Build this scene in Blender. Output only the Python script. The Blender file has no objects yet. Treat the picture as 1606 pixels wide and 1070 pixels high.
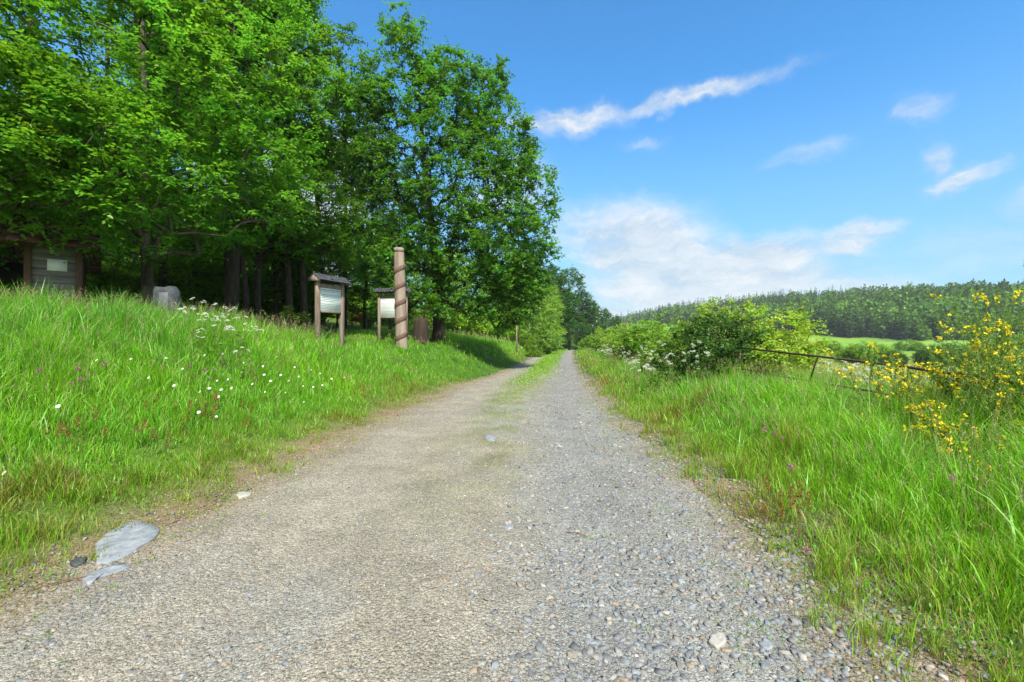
import bpy, math, random
import numpy as np
from mathutils import Vector, Matrix

C = bpy.context.scene
COL = C.collection
R = math.radians

# ------------------------------------------------------------------ camera, sun, sky, exposure
EYE = 1.35
FPX = 714.0                                  # focal length in photo pixels (1606 wide)
cam = bpy.data.cameras.new('camera')
cam.lens = 16.0
cam.sensor_width = 36.0
cam.clip_start = 0.05
cam.clip_end = 6000
camo = bpy.data.objects.new('camera', cam)
COL.objects.link(camo)
camo.location = (0, 0, EYE)
camo.rotation_euler = (R(90), 0, 0)
C.camera = camo

SUN_EL, SUN_AZ = 52.0, 166.0                 # azimuth clockwise from +Y: behind the camera, to the left
sun = bpy.data.lights.new('sun', 'SUN')
sun.energy = 3.7
sun.angle = R(5.0)
sun.color = (1.0, 0.95, 0.86)
suno = bpy.data.objects.new('sun', sun)
COL.objects.link(suno)
sd = Vector((math.sin(R(SUN_AZ)) * math.cos(R(SUN_EL)), math.cos(R(SUN_AZ)) * math.cos(R(SUN_EL)), math.sin(R(SUN_EL))))
suno.rotation_euler = sd.to_track_quat('Z', 'Y').to_euler()
suno.location = (0, 0, 60)

C.view_settings.view_transform = 'Standard'
C.view_settings.look = 'None'
C.view_settings.gamma = 1.0
C.view_settings.exposure = 1.3
C.view_settings.use_curve_mapping = False
cy = C.cycles
cy.max_bounces = 11
cy.diffuse_bounces = 6
cy.transmission_bounces = 8
cy.glossy_bounces = 2
cy.transparent_max_bounces = 8
cy.sample_clamp_indirect = 6.0
cy.use_denoising = True
cy.denoising_prefilter = 'NONE'

world = bpy.data.worlds.new('World')
C.world = world
world.use_nodes = True
wn = world.node_tree
wn.nodes.clear()


def wnode(t, **kw):
    n = wn.nodes.new(t)
    for k, v in kw.items():
        setattr(n, k, v)
    return n


def wmath(op, a, b=None, c=None):
    n = wnode('ShaderNodeMath', operation=op)
    for i, v in enumerate((a, b, c)):
        if v is None:
            continue
        if isinstance(v, (int, float)):
            n.inputs[i].default_value = v
        else:
            wn.links.new(v, n.inputs[i])
    return n.outputs[0]


sky = wnode('ShaderNodeTexSky', sky_type='NISHITA')
sky.sun_disc = False
sky.sun_elevation = R(SUN_EL)
sky.sun_rotation = R(SUN_AZ)
sky.altitude = 300
sky.air_density = 1.0
sky.dust_density = 0.6
sky.ozone_density = 3.0
SKY = 0.077
tc = wnode('ShaderNodeTexCoord')
sx = wnode('ShaderNodeSeparateXYZ')
wn.links.new(tc.outputs['Generated'], sx.inputs[0])
az = wmath('ARCTAN2', sx.outputs[0], sx.outputs[1])
el = wmath('ARCSINE', sx.outputs[2])
uv = wnode('ShaderNodeCombineXYZ')
wn.links.new(az, uv.inputs[0])
wn.links.new(el, uv.inputs[1])
# domain warp
wz = wnode('ShaderNodeTexNoise')
wz.inputs['Scale'].default_value = 9.0
wz.inputs['Detail'].default_value = 8.0
wz.inputs['Roughness'].default_value = 0.62
wn.links.new(uv.outputs[0], wz.inputs['Vector'])
wsub = wnode('ShaderNodeVectorMath', operation='SUBTRACT')
wn.links.new(wz.outputs['Color'], wsub.inputs[0])
wsub.inputs[1].default_value = (0.5, 0.5, 0.5)
wsc = wnode('ShaderNodeVectorMath', operation='SCALE')
wn.links.new(wsub.outputs[0], wsc.inputs[0])
wsc.inputs['Scale'].default_value = 0.09
wadd = wnode('ShaderNodeVectorMath', operation='ADD')
wn.links.new(uv.outputs[0], wadd.inputs[0])
wn.links.new(wsc.outputs[0], wadd.inputs[1])
# wisp texture, stretched along a gentle diagonal
wmp = wnode('ShaderNodeMapping')
wmp.inputs['Rotation'].default_value = (0, 0, R(-16))
wmp.inputs['Scale'].default_value = (6.5, 19.0, 1.0)
wn.links.new(wadd.outputs[0], wmp.inputs['Vector'])
wf = wnode('ShaderNodeTexNoise')
wf.inputs['Scale'].default_value = 1.0
wf.inputs['Detail'].default_value = 10.0
wf.inputs['Roughness'].default_value = 0.66
wn.links.new(wmp.outputs[0], wf.inputs['Vector'])


def sky_at(px, py):
    return math.atan((px - 803) / FPX), math.atan((535 - py) / math.hypot(FPX, px - 803))


def cloud(x0, y0, x1, y1, halfw, amp, soft=1.0, thr=0.42):
    """a soft streak of cloud lying in the sky between two directions"""
    a, b = sky_at(x0, y0), sky_at(x1, y1)
    cx, cyy = (a[0] + b[0]) / 2, (a[1] + b[1]) / 2
    ln = math.hypot(b[0] - a[0], b[1] - a[1]) / 2
    ang = math.atan2(b[1] - a[1], b[0] - a[0])
    hw = math.radians(halfw)
    s = wnode('ShaderNodeVectorMath', operation='SUBTRACT')
    wn.links.new(wadd.outputs[0], s.inputs[0])
    s.inputs[1].default_value = (cx, cyy, 0)
    r = wnode('ShaderNodeVectorRotate', rotation_type='Z_AXIS')
    wn.links.new(s.outputs[0], r.inputs['Vector'])
    r.inputs['Angle'].default_value = -ang
    m = wnode('ShaderNodeVectorMath', operation='MULTIPLY')
    wn.links.new(r.outputs[0], m.inputs[0])
    m.inputs[1].default_value = (1 / ln, 1 / hw, 0)
    l = wnode('ShaderNodeVectorMath', operation='LENGTH')
    wn.links.new(m.outputs[0], l.inputs[0])
    f = wmath('SUBTRACT', 1.25, l.outputs['Value'])
    f = wmath('MULTIPLY', f, 1.0 / soft)
    # noise pushed up where the streak is strong
    n = wmath('ADD', wf.outputs['Fac'], wmath('MULTIPLY', wmath('MINIMUM', f, 0.8), 0.32))
    mr = wnode('ShaderNodeMapRange', interpolation_type='SMOOTHSTEP')
    wn.links.new(n, mr.inputs[0])
    mr.inputs[1].default_value = thr
    mr.inputs[2].default_value = thr + 0.52
    mr.inputs[3].default_value = 0
    mr.inputs[4].default_value = amp
    edge = wnode('ShaderNodeMapRange', interpolation_type='SMOOTHSTEP')
    wn.links.new(f, edge.inputs[0])
    edge.inputs[1].default_value = 0.0
    edge.inputs[2].default_value = 0.95
    return wmath('MULTIPLY', mr.outputs[0], edge.outputs[0])


masks = [
    cloud(770, 205, 1010, 165, 1.8, 1.0),
    cloud(900, 178, 1290, 92, 1.25, .85),
    cloud(960, 225, 1060, 215, 1.2, 0.40),
    cloud(1380, 165, 1490, 185, 1.5, 0.5),
    cloud(1462, 215, 1500, 275, 1.4, 0.8),
    cloud(1440, 305, 1600, 250, 1.3, 0.95),
    cloud(1240, 410, 1430, 335, 2.1, 1.0),
    cloud(1060, 405, 1350, 395, 3.4, 1.0, 1.0, 0.3),
    cloud(1180, 470, 1500, 440, 2.6, .7, 1.0, 0.32),
    cloud(850, 350, 1180, 430, 6.0, 1.05, 1.0, 0.3),
    cloud(860, 455, 1420, 425, 4.6, 1.05, 1.0, 0.28),
    cloud(800, 505, 1380, 480, 3.0, .95, 1.0, 0.26),
    cloud(700, 300, 880, 290, 5.0, 0.75),
    cloud(300, 330, 620, 260, 11.0, .95, 1.0, 0.3),
    cloud(1180, 270, 1350, 215, 1.2, 0.3),
    cloud(1540, 330, 1700, 300, 1.5, 0.35),
    cloud(1380, 395, 1800, 370, 3.0, 0.3),
]
mask = masks[0]
for k in masks[1:]:
    mask = wmath('MAXIMUM', mask, k)
mask = wmath('MINIMUM', mask, 0.88)
# milky air low over the horizon
low = wnode('ShaderNodeMapRange', interpolation_type='SMOOTHSTEP')
wn.links.new(el, low.inputs[0])
low.inputs[1].default_value = 0.52
low.inputs[2].default_value = -0.02
low.inputs[3].default_value = 0.0
low.inputs[4].default_value = 0.8

skm = wnode('ShaderNodeMix', data_type='RGBA', blend_type='MULTIPLY')
skm.inputs[0].default_value = 1.0
wn.links.new(sky.outputs[0], skm.inputs[6])
skm.inputs[7].default_value = (0.47, 1.17, 1.50, 1)
mlow = wnode('ShaderNodeMix', data_type='RGBA')
wn.links.new(low.outputs[0], mlow.inputs[0])
wn.links.new(skm.outputs[2], mlow.inputs[6])
mlow.inputs[7].default_value = (1.85, 3.1, 3.55, 1)
mcl = wnode('ShaderNodeMix', data_type='RGBA')
wn.links.new(mask, mcl.inputs[0])
wn.links.new(mlow.outputs[2], mcl.inputs[6])
ctone = wnode('ShaderNodeMix', data_type='RGBA')
cmr = wnode('ShaderNodeMapRange')
wn.links.new(wf.outputs['Fac'], cmr.inputs[0])
cmr.inputs[1].default_value = 0.38
cmr.inputs[2].default_value = 0.62
wn.links.new(cmr.outputs[0], ctone.inputs[0])
ctone.inputs[6].default_value = (3.1, 3.7, 4.3, 1)
ctone.inputs[7].default_value = (4.9, 5.0, 5.1, 1)
wn.links.new(ctone.outputs[2], mcl.inputs[7])
back = wmath('ADD', wmath('MULTIPLY', sx.outputs[1], -1.0), wmath('MULTIPLY', sx.outputs[2], 0.55))  # unseen bright cloud added overhead and behind the camera as soft fill light
bn = wnode('ShaderNodeTexNoise')
bn.inputs['Scale'].default_value = 2.6
bn.inputs['Detail'].default_value = 6.0
wn.links.new(tc.outputs['Generated'], bn.inputs['Vector'])
bmr = wnode('ShaderNodeMapRange', interpolation_type='SMOOTHSTEP')
wn.links.new(wmath('ADD', bn.outputs['Fac'], wmath('MULTIPLY', back, 0.35)), bmr.inputs[0])
bmr.inputs[1].default_value = 0.55
bmr.inputs[2].default_value = 0.85
bmr.inputs[3].default_value = 0.0
bmr.inputs[4].default_value = 0.85
mback = wnode('ShaderNodeMix', data_type='RGBA')
wn.links.new(bmr.outputs[0], mback.inputs[0])
wn.links.new(mcl.outputs[2], mback.inputs[6])
mback.inputs[7].default_value = (7.6, 7.5, 7.2, 1)
bg = wnode('ShaderNodeBackground')
wn.links.new(mback.outputs[2], bg.inputs['Color'])
bg.inputs['Strength'].default_value = SKY
wo = wnode('ShaderNodeOutputWorld')
wn.links.new(bg.outputs[0], wo.inputs['Surface'])
try:
    world.cycles.sampling_method = 'AUTOMATIC'
except Exception:
    pass

# ------------------------------------------------------------------ helpers
rng = np.random.default_rng(11)
random.seed(5)


def at(px, Y):
    """x of a photo column at depth Y"""
    return (px - 803) / FPX * Y


def zat(py, Y):
    return EYE + (535 - py) / FPX * Y


def hash2(ix, iy, seed):
    h = (ix.astype(np.int64) * 374761393 + iy.astype(np.int64) * 668265263 + seed * 1442695041) & 0x7fffffff
    h = (h ^ (h >> 13)) * 1274126177 & 0x7fffffff
    h = h ^ (h >> 16)
    return (h & 0xffff) / 65535.0


def vnoise(x, y, seed=0):
    x = np.asarray(x, float)
    y = np.asarray(y, float)
    ix, iy = np.floor(x), np.floor(y)
    fx, fy = x - ix, y - iy
    fx = fx * fx * (3 - 2 * fx)
    fy = fy * fy * (3 - 2 * fy)
    a = hash2(ix, iy, seed)
    b = hash2(ix + 1, iy, seed)
    c = hash2(ix, iy + 1, seed)
    d = hash2(ix + 1, iy + 1, seed)
    return (a * (1 - fx) + b * fx) * (1 - fy) + (c * (1 - fx) + d * fx) * fy


def fbm(x, y, seed=0, o=3):
    t, a, s = 0, 1.0, 0
    for k in range(o):
        t = t + a * vnoise(x * 2 ** k, y * 2 ** k, seed + k)
        s += a
        a *= 0.55
    return t / s


def sstep(a, b, x):
    t = np.clip((x - a) / (b - a), 0, 1)
    return t * t * (3 - 2 * t)


def nrm(v):
    return v / np.maximum(np.linalg.norm(v, axis=-1, keepdims=True), 1e-9)


def mesh(name, V, faces, col=None, mat=None, smooth=False):
    """faces: list of (n,k) index arrays"""
    me = bpy.data.meshes.new(name)
    V = np.asarray(V, np.float32)
    me.vertices.add(len(V))
    me.vertices.foreach_set('co', V.ravel())
    faces = [np.asarray(f, np.int32) for f in faces if len(f)]
    nl = sum(f.size for f in faces)
    npoly = sum(len(f) for f in faces)
    me.loops.add(nl)
    me.polygons.add(npoly)
    me.loops.foreach_set('vertex_index', np.concatenate([f.ravel() for f in faces]))
    st, base = [], 0
    for f in faces:
        st.append(base + np.arange(len(f)) * f.shape[1])
        base += f.size
    me.polygons.foreach_set('loop_start', np.concatenate(st).astype(np.int32))
    if smooth:
        me.polygons.foreach_set('use_smooth', np.ones(npoly, bool))
    if col is not None:
        a = me.attributes.new('Col', 'FLOAT_COLOR', 'POINT')
        c4 = np.ones((len(V), 4), np.float32)
        c4[:, :3] = col
        a.data.foreach_set('color', c4.ravel())
    me.update(calc_edges=True)
    if mat:
        me.materials.append(mat)
    return me


def link(name, me, parent=None, loc=None, rot=None, scale=None):
    o = bpy.data.objects.new(name, me)
    COL.objects.link(o)
    if parent:
        o.parent = parent
    if loc is not None:
        o.location = loc
    if rot is not None:
        o.rotation_euler = rot
    if scale is not None:
        o.scale = (scale,) * 3 if isinstance(scale, (int, float)) else scale
    return o


def tag(o, label=None, cat=None, group=None, kind=None):
    if label:
        o['label'] = label
    if cat:
        o['category'] = cat
    if group:
        o['group'] = group
    if kind:
        o['kind'] = kind
    return o


def thing(name, label, cat, loc=(0, 0, 0), rz=0, group=None):
    return tag(link(name, None, None, loc, (0, 0, rz)), label, cat, group)


def copy_tree(o, loc=None, rz=None, scale=None, label=None, parent=None):
    c = o.copy()
    COL.objects.link(c)
    if parent:
        c.parent = parent
    if loc is not None:
        c.location = loc
    if rz is not None:
        c.rotation_euler = (0, 0, rz)
    if scale is not None:
        c.scale = (scale,) * 3 if isinstance(scale, (int, float)) else scale
    if label:
        c['label'] = label
    for ch in o.children:
        copy_tree(ch, parent=c)
    return c


class MB:
    """collects boxes, bars and prisms into one mesh"""

    def __init__(s):
        s.v, s.f = [], {}
        s.n = 0

    def add(s, V, F):
        V = np.asarray(V, float)
        s.v.append(V)
        for f in F:
            s.f.setdefault(len(f), []).append([i + s.n for i in f])
        s.n += len(V)

    def box(s, c, size, rz=0.0, bev=0.0, axes=None):
        hx, hy, hz = np.array(size) / 2
        if bev <= 0:
            V = np.array([(x, y, z) for z in (-hz, hz) for y in (-hy, hy) for x in (-hx, hx)])
            F = [(0, 2, 3, 1), (4, 5, 7, 6), (0, 1, 5, 4), (2, 6, 7, 3), (0, 4, 6, 2), (1, 3, 7, 5)]
        else:
            b = min(bev, hx * .8, hy * .8, hz * .8)
            V = []
            for z, inset in ((-hz, b), (-hz + b, 0), (hz - b, 0), (hz, b)):
                X, Y = hx - inset, hy - inset
                bb = b if inset == 0 else b * .5
                for (x, y) in ((-X + bb, -Y), (X - bb, -Y), (X, -Y + bb), (X, Y - bb), (X - bb, Y), (-X + bb, Y), (-X, Y - bb), (-X, -Y + bb)):
                    V.append((x, y, z))
            V = np.array(V)
            F = [tuple(range(7, -1, -1)), tuple(range(24, 32))]
            for k in range(3):
                for i in range(8):
                    j = (i + 1) % 8
                    F.append((k * 8 + i, k * 8 + j, k * 8 + 8 + j, k * 8 + 8 + i))
        if axes is not None:
            V = V @ np.array(axes)
        elif rz:
            ca, sa = math.cos(rz), math.sin(rz)
            V = np.stack([V[:, 0] * ca - V[:, 1] * sa, V[:, 0] * sa + V[:, 1] * ca, V[:, 2]], 1)
        s.add(V + np.array(c), F)

    def tube(s, P, rad, n=8, cap=True, wob=0.0):
        P = np.asarray(P, float)
        rad = np.broadcast_to(np.asarray(rad, float), (len(P),))
        rings = []
        for i, p in enumerate(P):
            d = P[min(i + 1, len(P) - 1)] - P[max(i - 1, 0)]
            d = d / np.linalg.norm(d)
            ref = np.array([1., 0, 0]) if abs(d[0]) < .9 else np.array([0, 1., 0])
            a = np.cross(d, ref)
            a /= np.linalg.norm(a)
            b = np.cross(d, a)
            t = np.arange(n) * 2 * math.pi / n
            rr = rad[i] * (1 + (wob * np.random.default_rng(i).normal(0, 1, n) if wob else 0))
            rings.append(p + (np.cos(t) * rr)[:, None] * a + (np.sin(t) * rr)[:, None] * b)
        V = np.concatenate(rings)
        F = []
        for i in range(len(P) - 1):
            for k in range(n):
                j = (k + 1) % n
                F.append((i * n + k, (i + 1) * n + k, (i + 1) * n + j, i * n + j))
        if cap:
            F.append(tuple(range(n)))
            F.append(tuple((len(P) - 1) * n + k for k in range(n - 1, -1, -1)))
        s.add(V, F)

    def build(s, name, mat, parent=None, smooth=False, **kw):
        me = mesh(name, np.concatenate(s.v), [np.array(f) for f in s.f.values()], mat=mat, smooth=smooth)
        return link(name, me, parent, **kw)


# ------------------------------------------------------------------ materials
def new_mat(name):
    m = bpy.data.materials.new(name)
    m.use_nodes = True
    m.node_tree.nodes.clear()
    return m, m.node_tree.nodes, m.node_tree.links


def leaf_material(name, trans=0.4, gloss=0.06, tmul=(1.25, 1.2, 0.6), rough=0.45):
    m, N, L = new_mat(name)
    at_ = N.new('ShaderNodeAttribute')
    at_.attribute_name = 'Col'
    d = N.new('ShaderNodeBsdfDiffuse')
    t = N.new('ShaderNodeBsdfTranslucent')
    mul = N.new('ShaderNodeMix')
    mul.data_type = 'RGBA'
    mul.blend_type = 'MULTIPLY'
    mul.inputs[0].default_value = 1
    L.new(at_.outputs['Color'], mul.inputs[6])
    mul.inputs[7].default_value = (*tmul, 1)
    L.new(at_.outputs['Color'], d.inputs['Color'])
    L.new(mul.outputs[2], t.inputs['Color'])
    mx = N.new('ShaderNodeMixShader')
    mx.inputs[0].default_value = trans
    L.new(d.outputs[0], mx.inputs[1])
    L.new(t.outputs[0], mx.inputs[2])
    g = N.new('ShaderNodeBsdfGlossy')
    g.inputs['Roughness'].default_value = rough
    g.inputs['Color'].default_value = (.9, 1, .9, 1)
    mg = N.new('ShaderNodeMixShader')
    mg.inputs[0].default_value = gloss
    L.new(mx.outputs[0], mg.inputs[1])
    L.new(g.outputs[0], mg.inputs[2])
    o = N.new('ShaderNodeOutputMaterial')
    L.new(mg.outputs[0], o.inputs[0])
    return m


def solid_material(name, stops, scale=8.0, stretch=(1, 1, 1), rough=0.85, bump=0.3, bscale=None, detail=6, attr=False, bdist=0.01, metal=0.0):
    """noise-mixed colour ramp over object coordinates plus bump"""
    m, N, L = new_mat(name)
    tc = N.new('ShaderNodeTexCoord')
    mp = N.new('ShaderNodeMapping')
    mp.inputs['Scale'].default_value = stretch
    L.new(tc.outputs['Object'], mp.inputs[0])
    nz = N.new('ShaderNodeTexNoise')
    nz.inputs['Scale'].default_value = scale
    nz.inputs['Detail'].default_value = detail
    nz.inputs['Roughness'].default_value = 0.65
    L.new(mp.outputs[0], nz.inputs['Vector'])
    cr = N.new('ShaderNodeValToRGB')
    e = cr.color_ramp.elements
    n = len(stops)
    e[0].position, e[0].color = 0.28, (*stops[0], 1)
    e[1].position, e[1].color = 0.72, (*stops[-1], 1)
    for i in range(1, n - 1):
        k = e.new(0.28 + 0.44 * i / (n - 1))
        k.color = (*stops[i], 1)
    L.new(nz.outputs['Fac'], cr.inputs[0])
    col = cr.outputs[0]
    if attr:
        a = N.new('ShaderNodeAttribute')
        a.attribute_name = 'Col'
        mu = N.new('ShaderNodeMix')
        mu.data_type = 'RGBA'
        mu.blend_type = 'MULTIPLY'
        mu.inputs[0].default_value = 1
        L.new(col, mu.inputs[6])
        L.new(a.outputs['Color'], mu.inputs[7])
        col = mu.outputs[2]
    p = N.new('ShaderNodeBsdfPrincipled')
    L.new(col, p.inputs['Base Color'])
    p.inputs['Roughness'].default_value = rough
    p.inputs['Metallic'].default_value = metal
    p.inputs['Specular IOR Level'].default_value = 0.25
    if bump:
        nb = N.new('ShaderNodeTexNoise')
        nb.inputs['Scale'].default_value = bscale or scale * 3
        nb.inputs['Detail'].default_value = 5
        L.new(mp.outputs[0], nb.inputs['Vector'])
        b = N.new('ShaderNodeBump')
        b.inputs['Strength'].default_value = bump
        b.inputs['Distance'].default_value = bdist
        L.new(nb.outputs['Fac'], b.inputs['Height'])
        L.new(b.outputs[0], p.inputs['Normal'])
    o = N.new('ShaderNodeOutputMaterial')
    L.new(p.outputs[0], o.inputs[0])
    return m


M_LEAF = leaf_material('leaf', 0.54, 0.022, (1.2, 1.2, .7))
M_FAR = leaf_material('far_leaf', 0.3, 0.0)
M_GRASS = leaf_material('grass_blade', 0.46, 0.03, (1.15, 1.15, 0.7), 0.5)
M_FLOWER = leaf_material('petal', 0.35, 0.02, (1, 1, 1))
M_BARK = solid_material('bark', [(.016, .013, .009), (.04, .032, .023), (.075, .063, .047)], 14, (1, 1, .22), .95, .9, 30, bdist=.02)
M_BARK_PALE = solid_material('pale_bark', [(.045, .037, .026), (.10, .083, .063), (.16, .14, .105)], 12, (1, 1, .3), .95, .8, 26, bdist=.015)
M_WOOD = solid_material('weathered_wood', [(.11, .08, .06), (.2, .155, .12), (.3, .25, .2)], 9, (1, 1, .12), .9, .5, 40, bdist=.004)
M_POLE = solid_material('debarked_log', [(.13, .095, .072), (.24, .188, .148), (.33, .268, .212)], 7, (1, 1, .14), .85, .5, 30, bdist=.006)
M_BAND = solid_material('red_brown_band', [(.085, .05, .04), (.125, .075, .06), (.16, .1, .08)], 14, (1, 1, 1), .85, .4, 60, bdist=.004)
M_PLANK = solid_material('grey_plank', [(.09, .085, .082), (.165, .155, .15), (.24, .23, .225)], 6, (.25, .25, 3.0), .9, .5, 30, bdist=.004)
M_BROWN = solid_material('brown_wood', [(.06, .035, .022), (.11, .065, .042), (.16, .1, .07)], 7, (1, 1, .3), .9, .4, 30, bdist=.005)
M_STUMP = solid_material('dark_stump', [(.018, .013, .009), (.035, .025, .017), (.055, .04, .028)], 9, (1, 1, .25), .95, .8, 30, bdist=.01)
M_SHINGLE = solid_material('dark_shingle', [(.025, .025, .03), (.055, .057, .066), (.10, .10, .115)], 9, (1, 1, 1), .7, .5, 40, bdist=.004)
M_ROOF = solid_material('red_brown_shingle', [(.07, .032, .022), (.12, .06, .045), (.17, .095, .07)], 9, (1, 1, 1), .85, .5, 40, bdist=.006)
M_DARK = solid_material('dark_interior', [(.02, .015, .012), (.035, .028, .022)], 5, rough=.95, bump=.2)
M_PANEL = solid_material('sign_panel', [(.52, .59, .56), (.60, .66, .63)], 3, rough=.45, bump=0)
M_PAPER = solid_material('paper', [(.72, .76, .8), (.8, .83, .86)], 3, rough=.6, bump=0)
M_INK = solid_material('faded_ink', [(.10, .12, .125), (.16, .18, .185)], 20, rough=.7, bump=0)
M_RUST = solid_material('rusty_iron', [(.03, .018, .012), (.085, .045, .028), (.16, .10, .07)], 30, rough=.8, bump=.5, bscale=120, bdist=.002)
M_SLATE = solid_material('slate', [(.105, .12, .135), (.19, .21, .23), (.28, .295, .30)], 16, (1, 1, 1), .62, .3, 40, bdist=.003)
M_STONE = solid_material('grey_stone', [(.026, .03, .034), (.048, .054, .06), (.08, .088, .095)], 11, rough=.85, bump=.8, bscale=30, bdist=.015)
M_PLAQUE = solid_material('plaque', [(.085, .094, .1), (.11, .12, .126)], 12, rough=.6, bump=.2)
M_PALE = solid_material('pale_timber', [(.24, .23, .20), (.36, .35, .31)], 8, rough=.8, bump=.3)
M_DRY = solid_material('dry_leaf', [(.10, .055, .025), (.2, .12, .06)], 20, rough=.9, bump=.3)


def ground_material():
    m, N, L = new_mat('ground_soil_and_turf')
    a = N.new('ShaderNodeAttribute')
    a.attribute_name = 'Col'
    g = N.new('ShaderNodeNewGeometry')
    n1 = N.new('ShaderNodeTexNoise')
    n1.inputs['Scale'].default_value = 1.1
    n1.inputs['Detail'].default_value = 8
    n1.inputs['Roughness'].default_value = .7
    L.new(g.outputs['Position'], n1.inputs['Vector'])
    mr = N.new('ShaderNodeMapRange')
    L.new(n1.outputs['Fac'], mr.inputs[0])
    mr.inputs[1].default_value = .25
    mr.inputs[2].default_value = .75
    mr.inputs[3].default_value = .55
    mr.inputs[4].default_value = 1.4
    n2 = N.new('ShaderNodeTexNoise')
    n2.inputs['Scale'].default_value = 45
    n2.inputs['Detail'].default_value = 4
    L.new(g.outputs['Position'], n2.inputs['Vector'])
    mr2 = N.new('ShaderNodeMapRange')
    L.new(n2.outputs['Fac'], mr2.inputs[0])
    mr2.inputs[1].default_value = .3
    mr2.inputs[2].default_value = .7
    mr2.inputs[3].default_value = .65
    mr2.inputs[4].default_value = 1.35
    mu = N.new('ShaderNodeMath')
    mu.operation = 'MULTIPLY'
    L.new(mr.outputs[0], mu.inputs[0])
    L.new(mr2.outputs[0], mu.inputs[1])
    vm = N.new('ShaderNodeVectorMath')
    vm.operation = 'SCALE'
    L.new(a.outputs['Color'], vm.inputs[0])
    L.new(mu.outputs[0], vm.inputs['Scale'])
    p = N.new('ShaderNodeBsdfPrincipled')
    p.inputs['Roughness'].default_value = .95
    p.inputs['Specular IOR Level'].default_value = .1
    L.new(vm.outputs[0], p.inputs['Base Color'])
    b = N.new('ShaderNodeBump')
    b.inputs['Strength'].default_value = .8
    b.inputs['Distance'].default_value = .02
    L.new(n2.outputs['Fac'], b.inputs['Height'])
    L.new(b.outputs[0], p.inputs['Normal'])
    o = N.new('ShaderNodeOutputMaterial')
    L.new(p.outputs[0], o.inputs[0])
    return m


def road_material():
    """packed fines: several sizes of grit, coloured grain by grain"""
    m, N, L = new_mat('packed_gravel')
    a = N.new('ShaderNodeAttribute')
    a.attribute_name = 'Col'
    g = N.new('ShaderNodeNewGeometry')
    heights, tints = [], []
    for sc, amt in ((60, .4), (150, .7), (380, .9)):
        v = N.new('ShaderNodeTexVoronoi')
        v.inputs['Scale'].default_value = sc
        v.inputs['Randomness'].default_value = 1
        L.new(g.outputs['Position'], v.inputs['Vector'])
        heights.append((v.outputs['Distance'], 1.0 / sc))
        hs = N.new('ShaderNodeSeparateColor')
        L.new(v.outputs['Color'], hs.inputs[0])
        r = N.new('ShaderNodeMapRange')
        L.new(hs.outputs[0], r.inputs[0])
        r.inputs[3].default_value = 1 - amt * .55
        r.inputs[4].default_value = 1 + amt * .55
        tints.append((r.outputs[0], v.outputs['Color']))
    mul = tints[0][0]
    for t in tints[1:]:
        k = N.new('ShaderNodeMath')
        k.operation = 'MULTIPLY'
        L.new(mul, k.inputs[0])
        L.new(t[0], k.inputs[1])
        mul = k.outputs[0]
    n1 = N.new('ShaderNodeTexNoise')
    n1.inputs['Scale'].default_value = 1.7
    n1.inputs['Detail'].default_value = 7
    n1.inputs['Roughness'].default_value = .65
    L.new(g.outputs['Position'], n1.inputs['Vector'])
    r = N.new('ShaderNodeMapRange')
    L.new(n1.outputs['Fac'], r.inputs[0])
    r.inputs[1].default_value = .25
    r.inputs[2].default_value = .75
    r.inputs[3].default_value = .70
    r.inputs[4].default_value = 1.28
    k = N.new('ShaderNodeMath')
    k.operation = 'MULTIPLY'
    L.new(mul, k.inputs[0])
    L.new(r.outputs[0], k.inputs[1])
    # grains differ in hue a little: some ochre, some blue-grey
    hue = N.new('ShaderNodeMix')
    hue.data_type = 'RGBA'
    hue.blend_type = 'MIX'
    s2 = N.new('ShaderNodeSeparateColor')
    L.new(tints[1][1], s2.inputs[0])
    L.new(s2.outputs[1], hue.inputs[0])
    hue.inputs[6].default_value = (1.06, 1.0, .9, 1)
    hue.inputs[7].default_value = (.95, 1.0, 1.05, 1)
    mc = N.new('ShaderNodeMix')
    mc.data_type = 'RGBA'
    mc.blend_type = 'MULTIPLY'
    mc.inputs[0].default_value = 1
    L.new(a.outputs['Color'], mc.inputs[6])
    L.new(hue.outputs[2], mc.inputs[7])
    vm = N.new('ShaderNodeVectorMath')
    vm.operation = 'SCALE'
    L.new(mc.outputs[2], vm.inputs[0])
    L.new(k.outputs[0], vm.inputs['Scale'])
    p = N.new('ShaderNodeBsdfPrincipled')
    p.inputs['Roughness'].default_value = .9
    p.inputs['Specular IOR Level'].default_value = .2
    L.new(vm.outputs[0], p.inputs['Base Color'])
    nrmv = None
    for h, d in heights[:2]:
        b = N.new('ShaderNodeBump')
        b.invert = True
        b.inputs['Strength'].default_value = .7
        b.inputs['Distance'].default_value = d * .8
        L.new(h, b.inputs['Height'])
        if nrmv:
            L.new(nrmv, b.inputs['Normal'])
        nrmv = b.outputs[0]
    L.new(nrmv, p.inputs['Normal'])
    o = N.new('ShaderNodeOutputMaterial')
    L.new(p.outputs[0], o.inputs[0])
    return m


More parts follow.
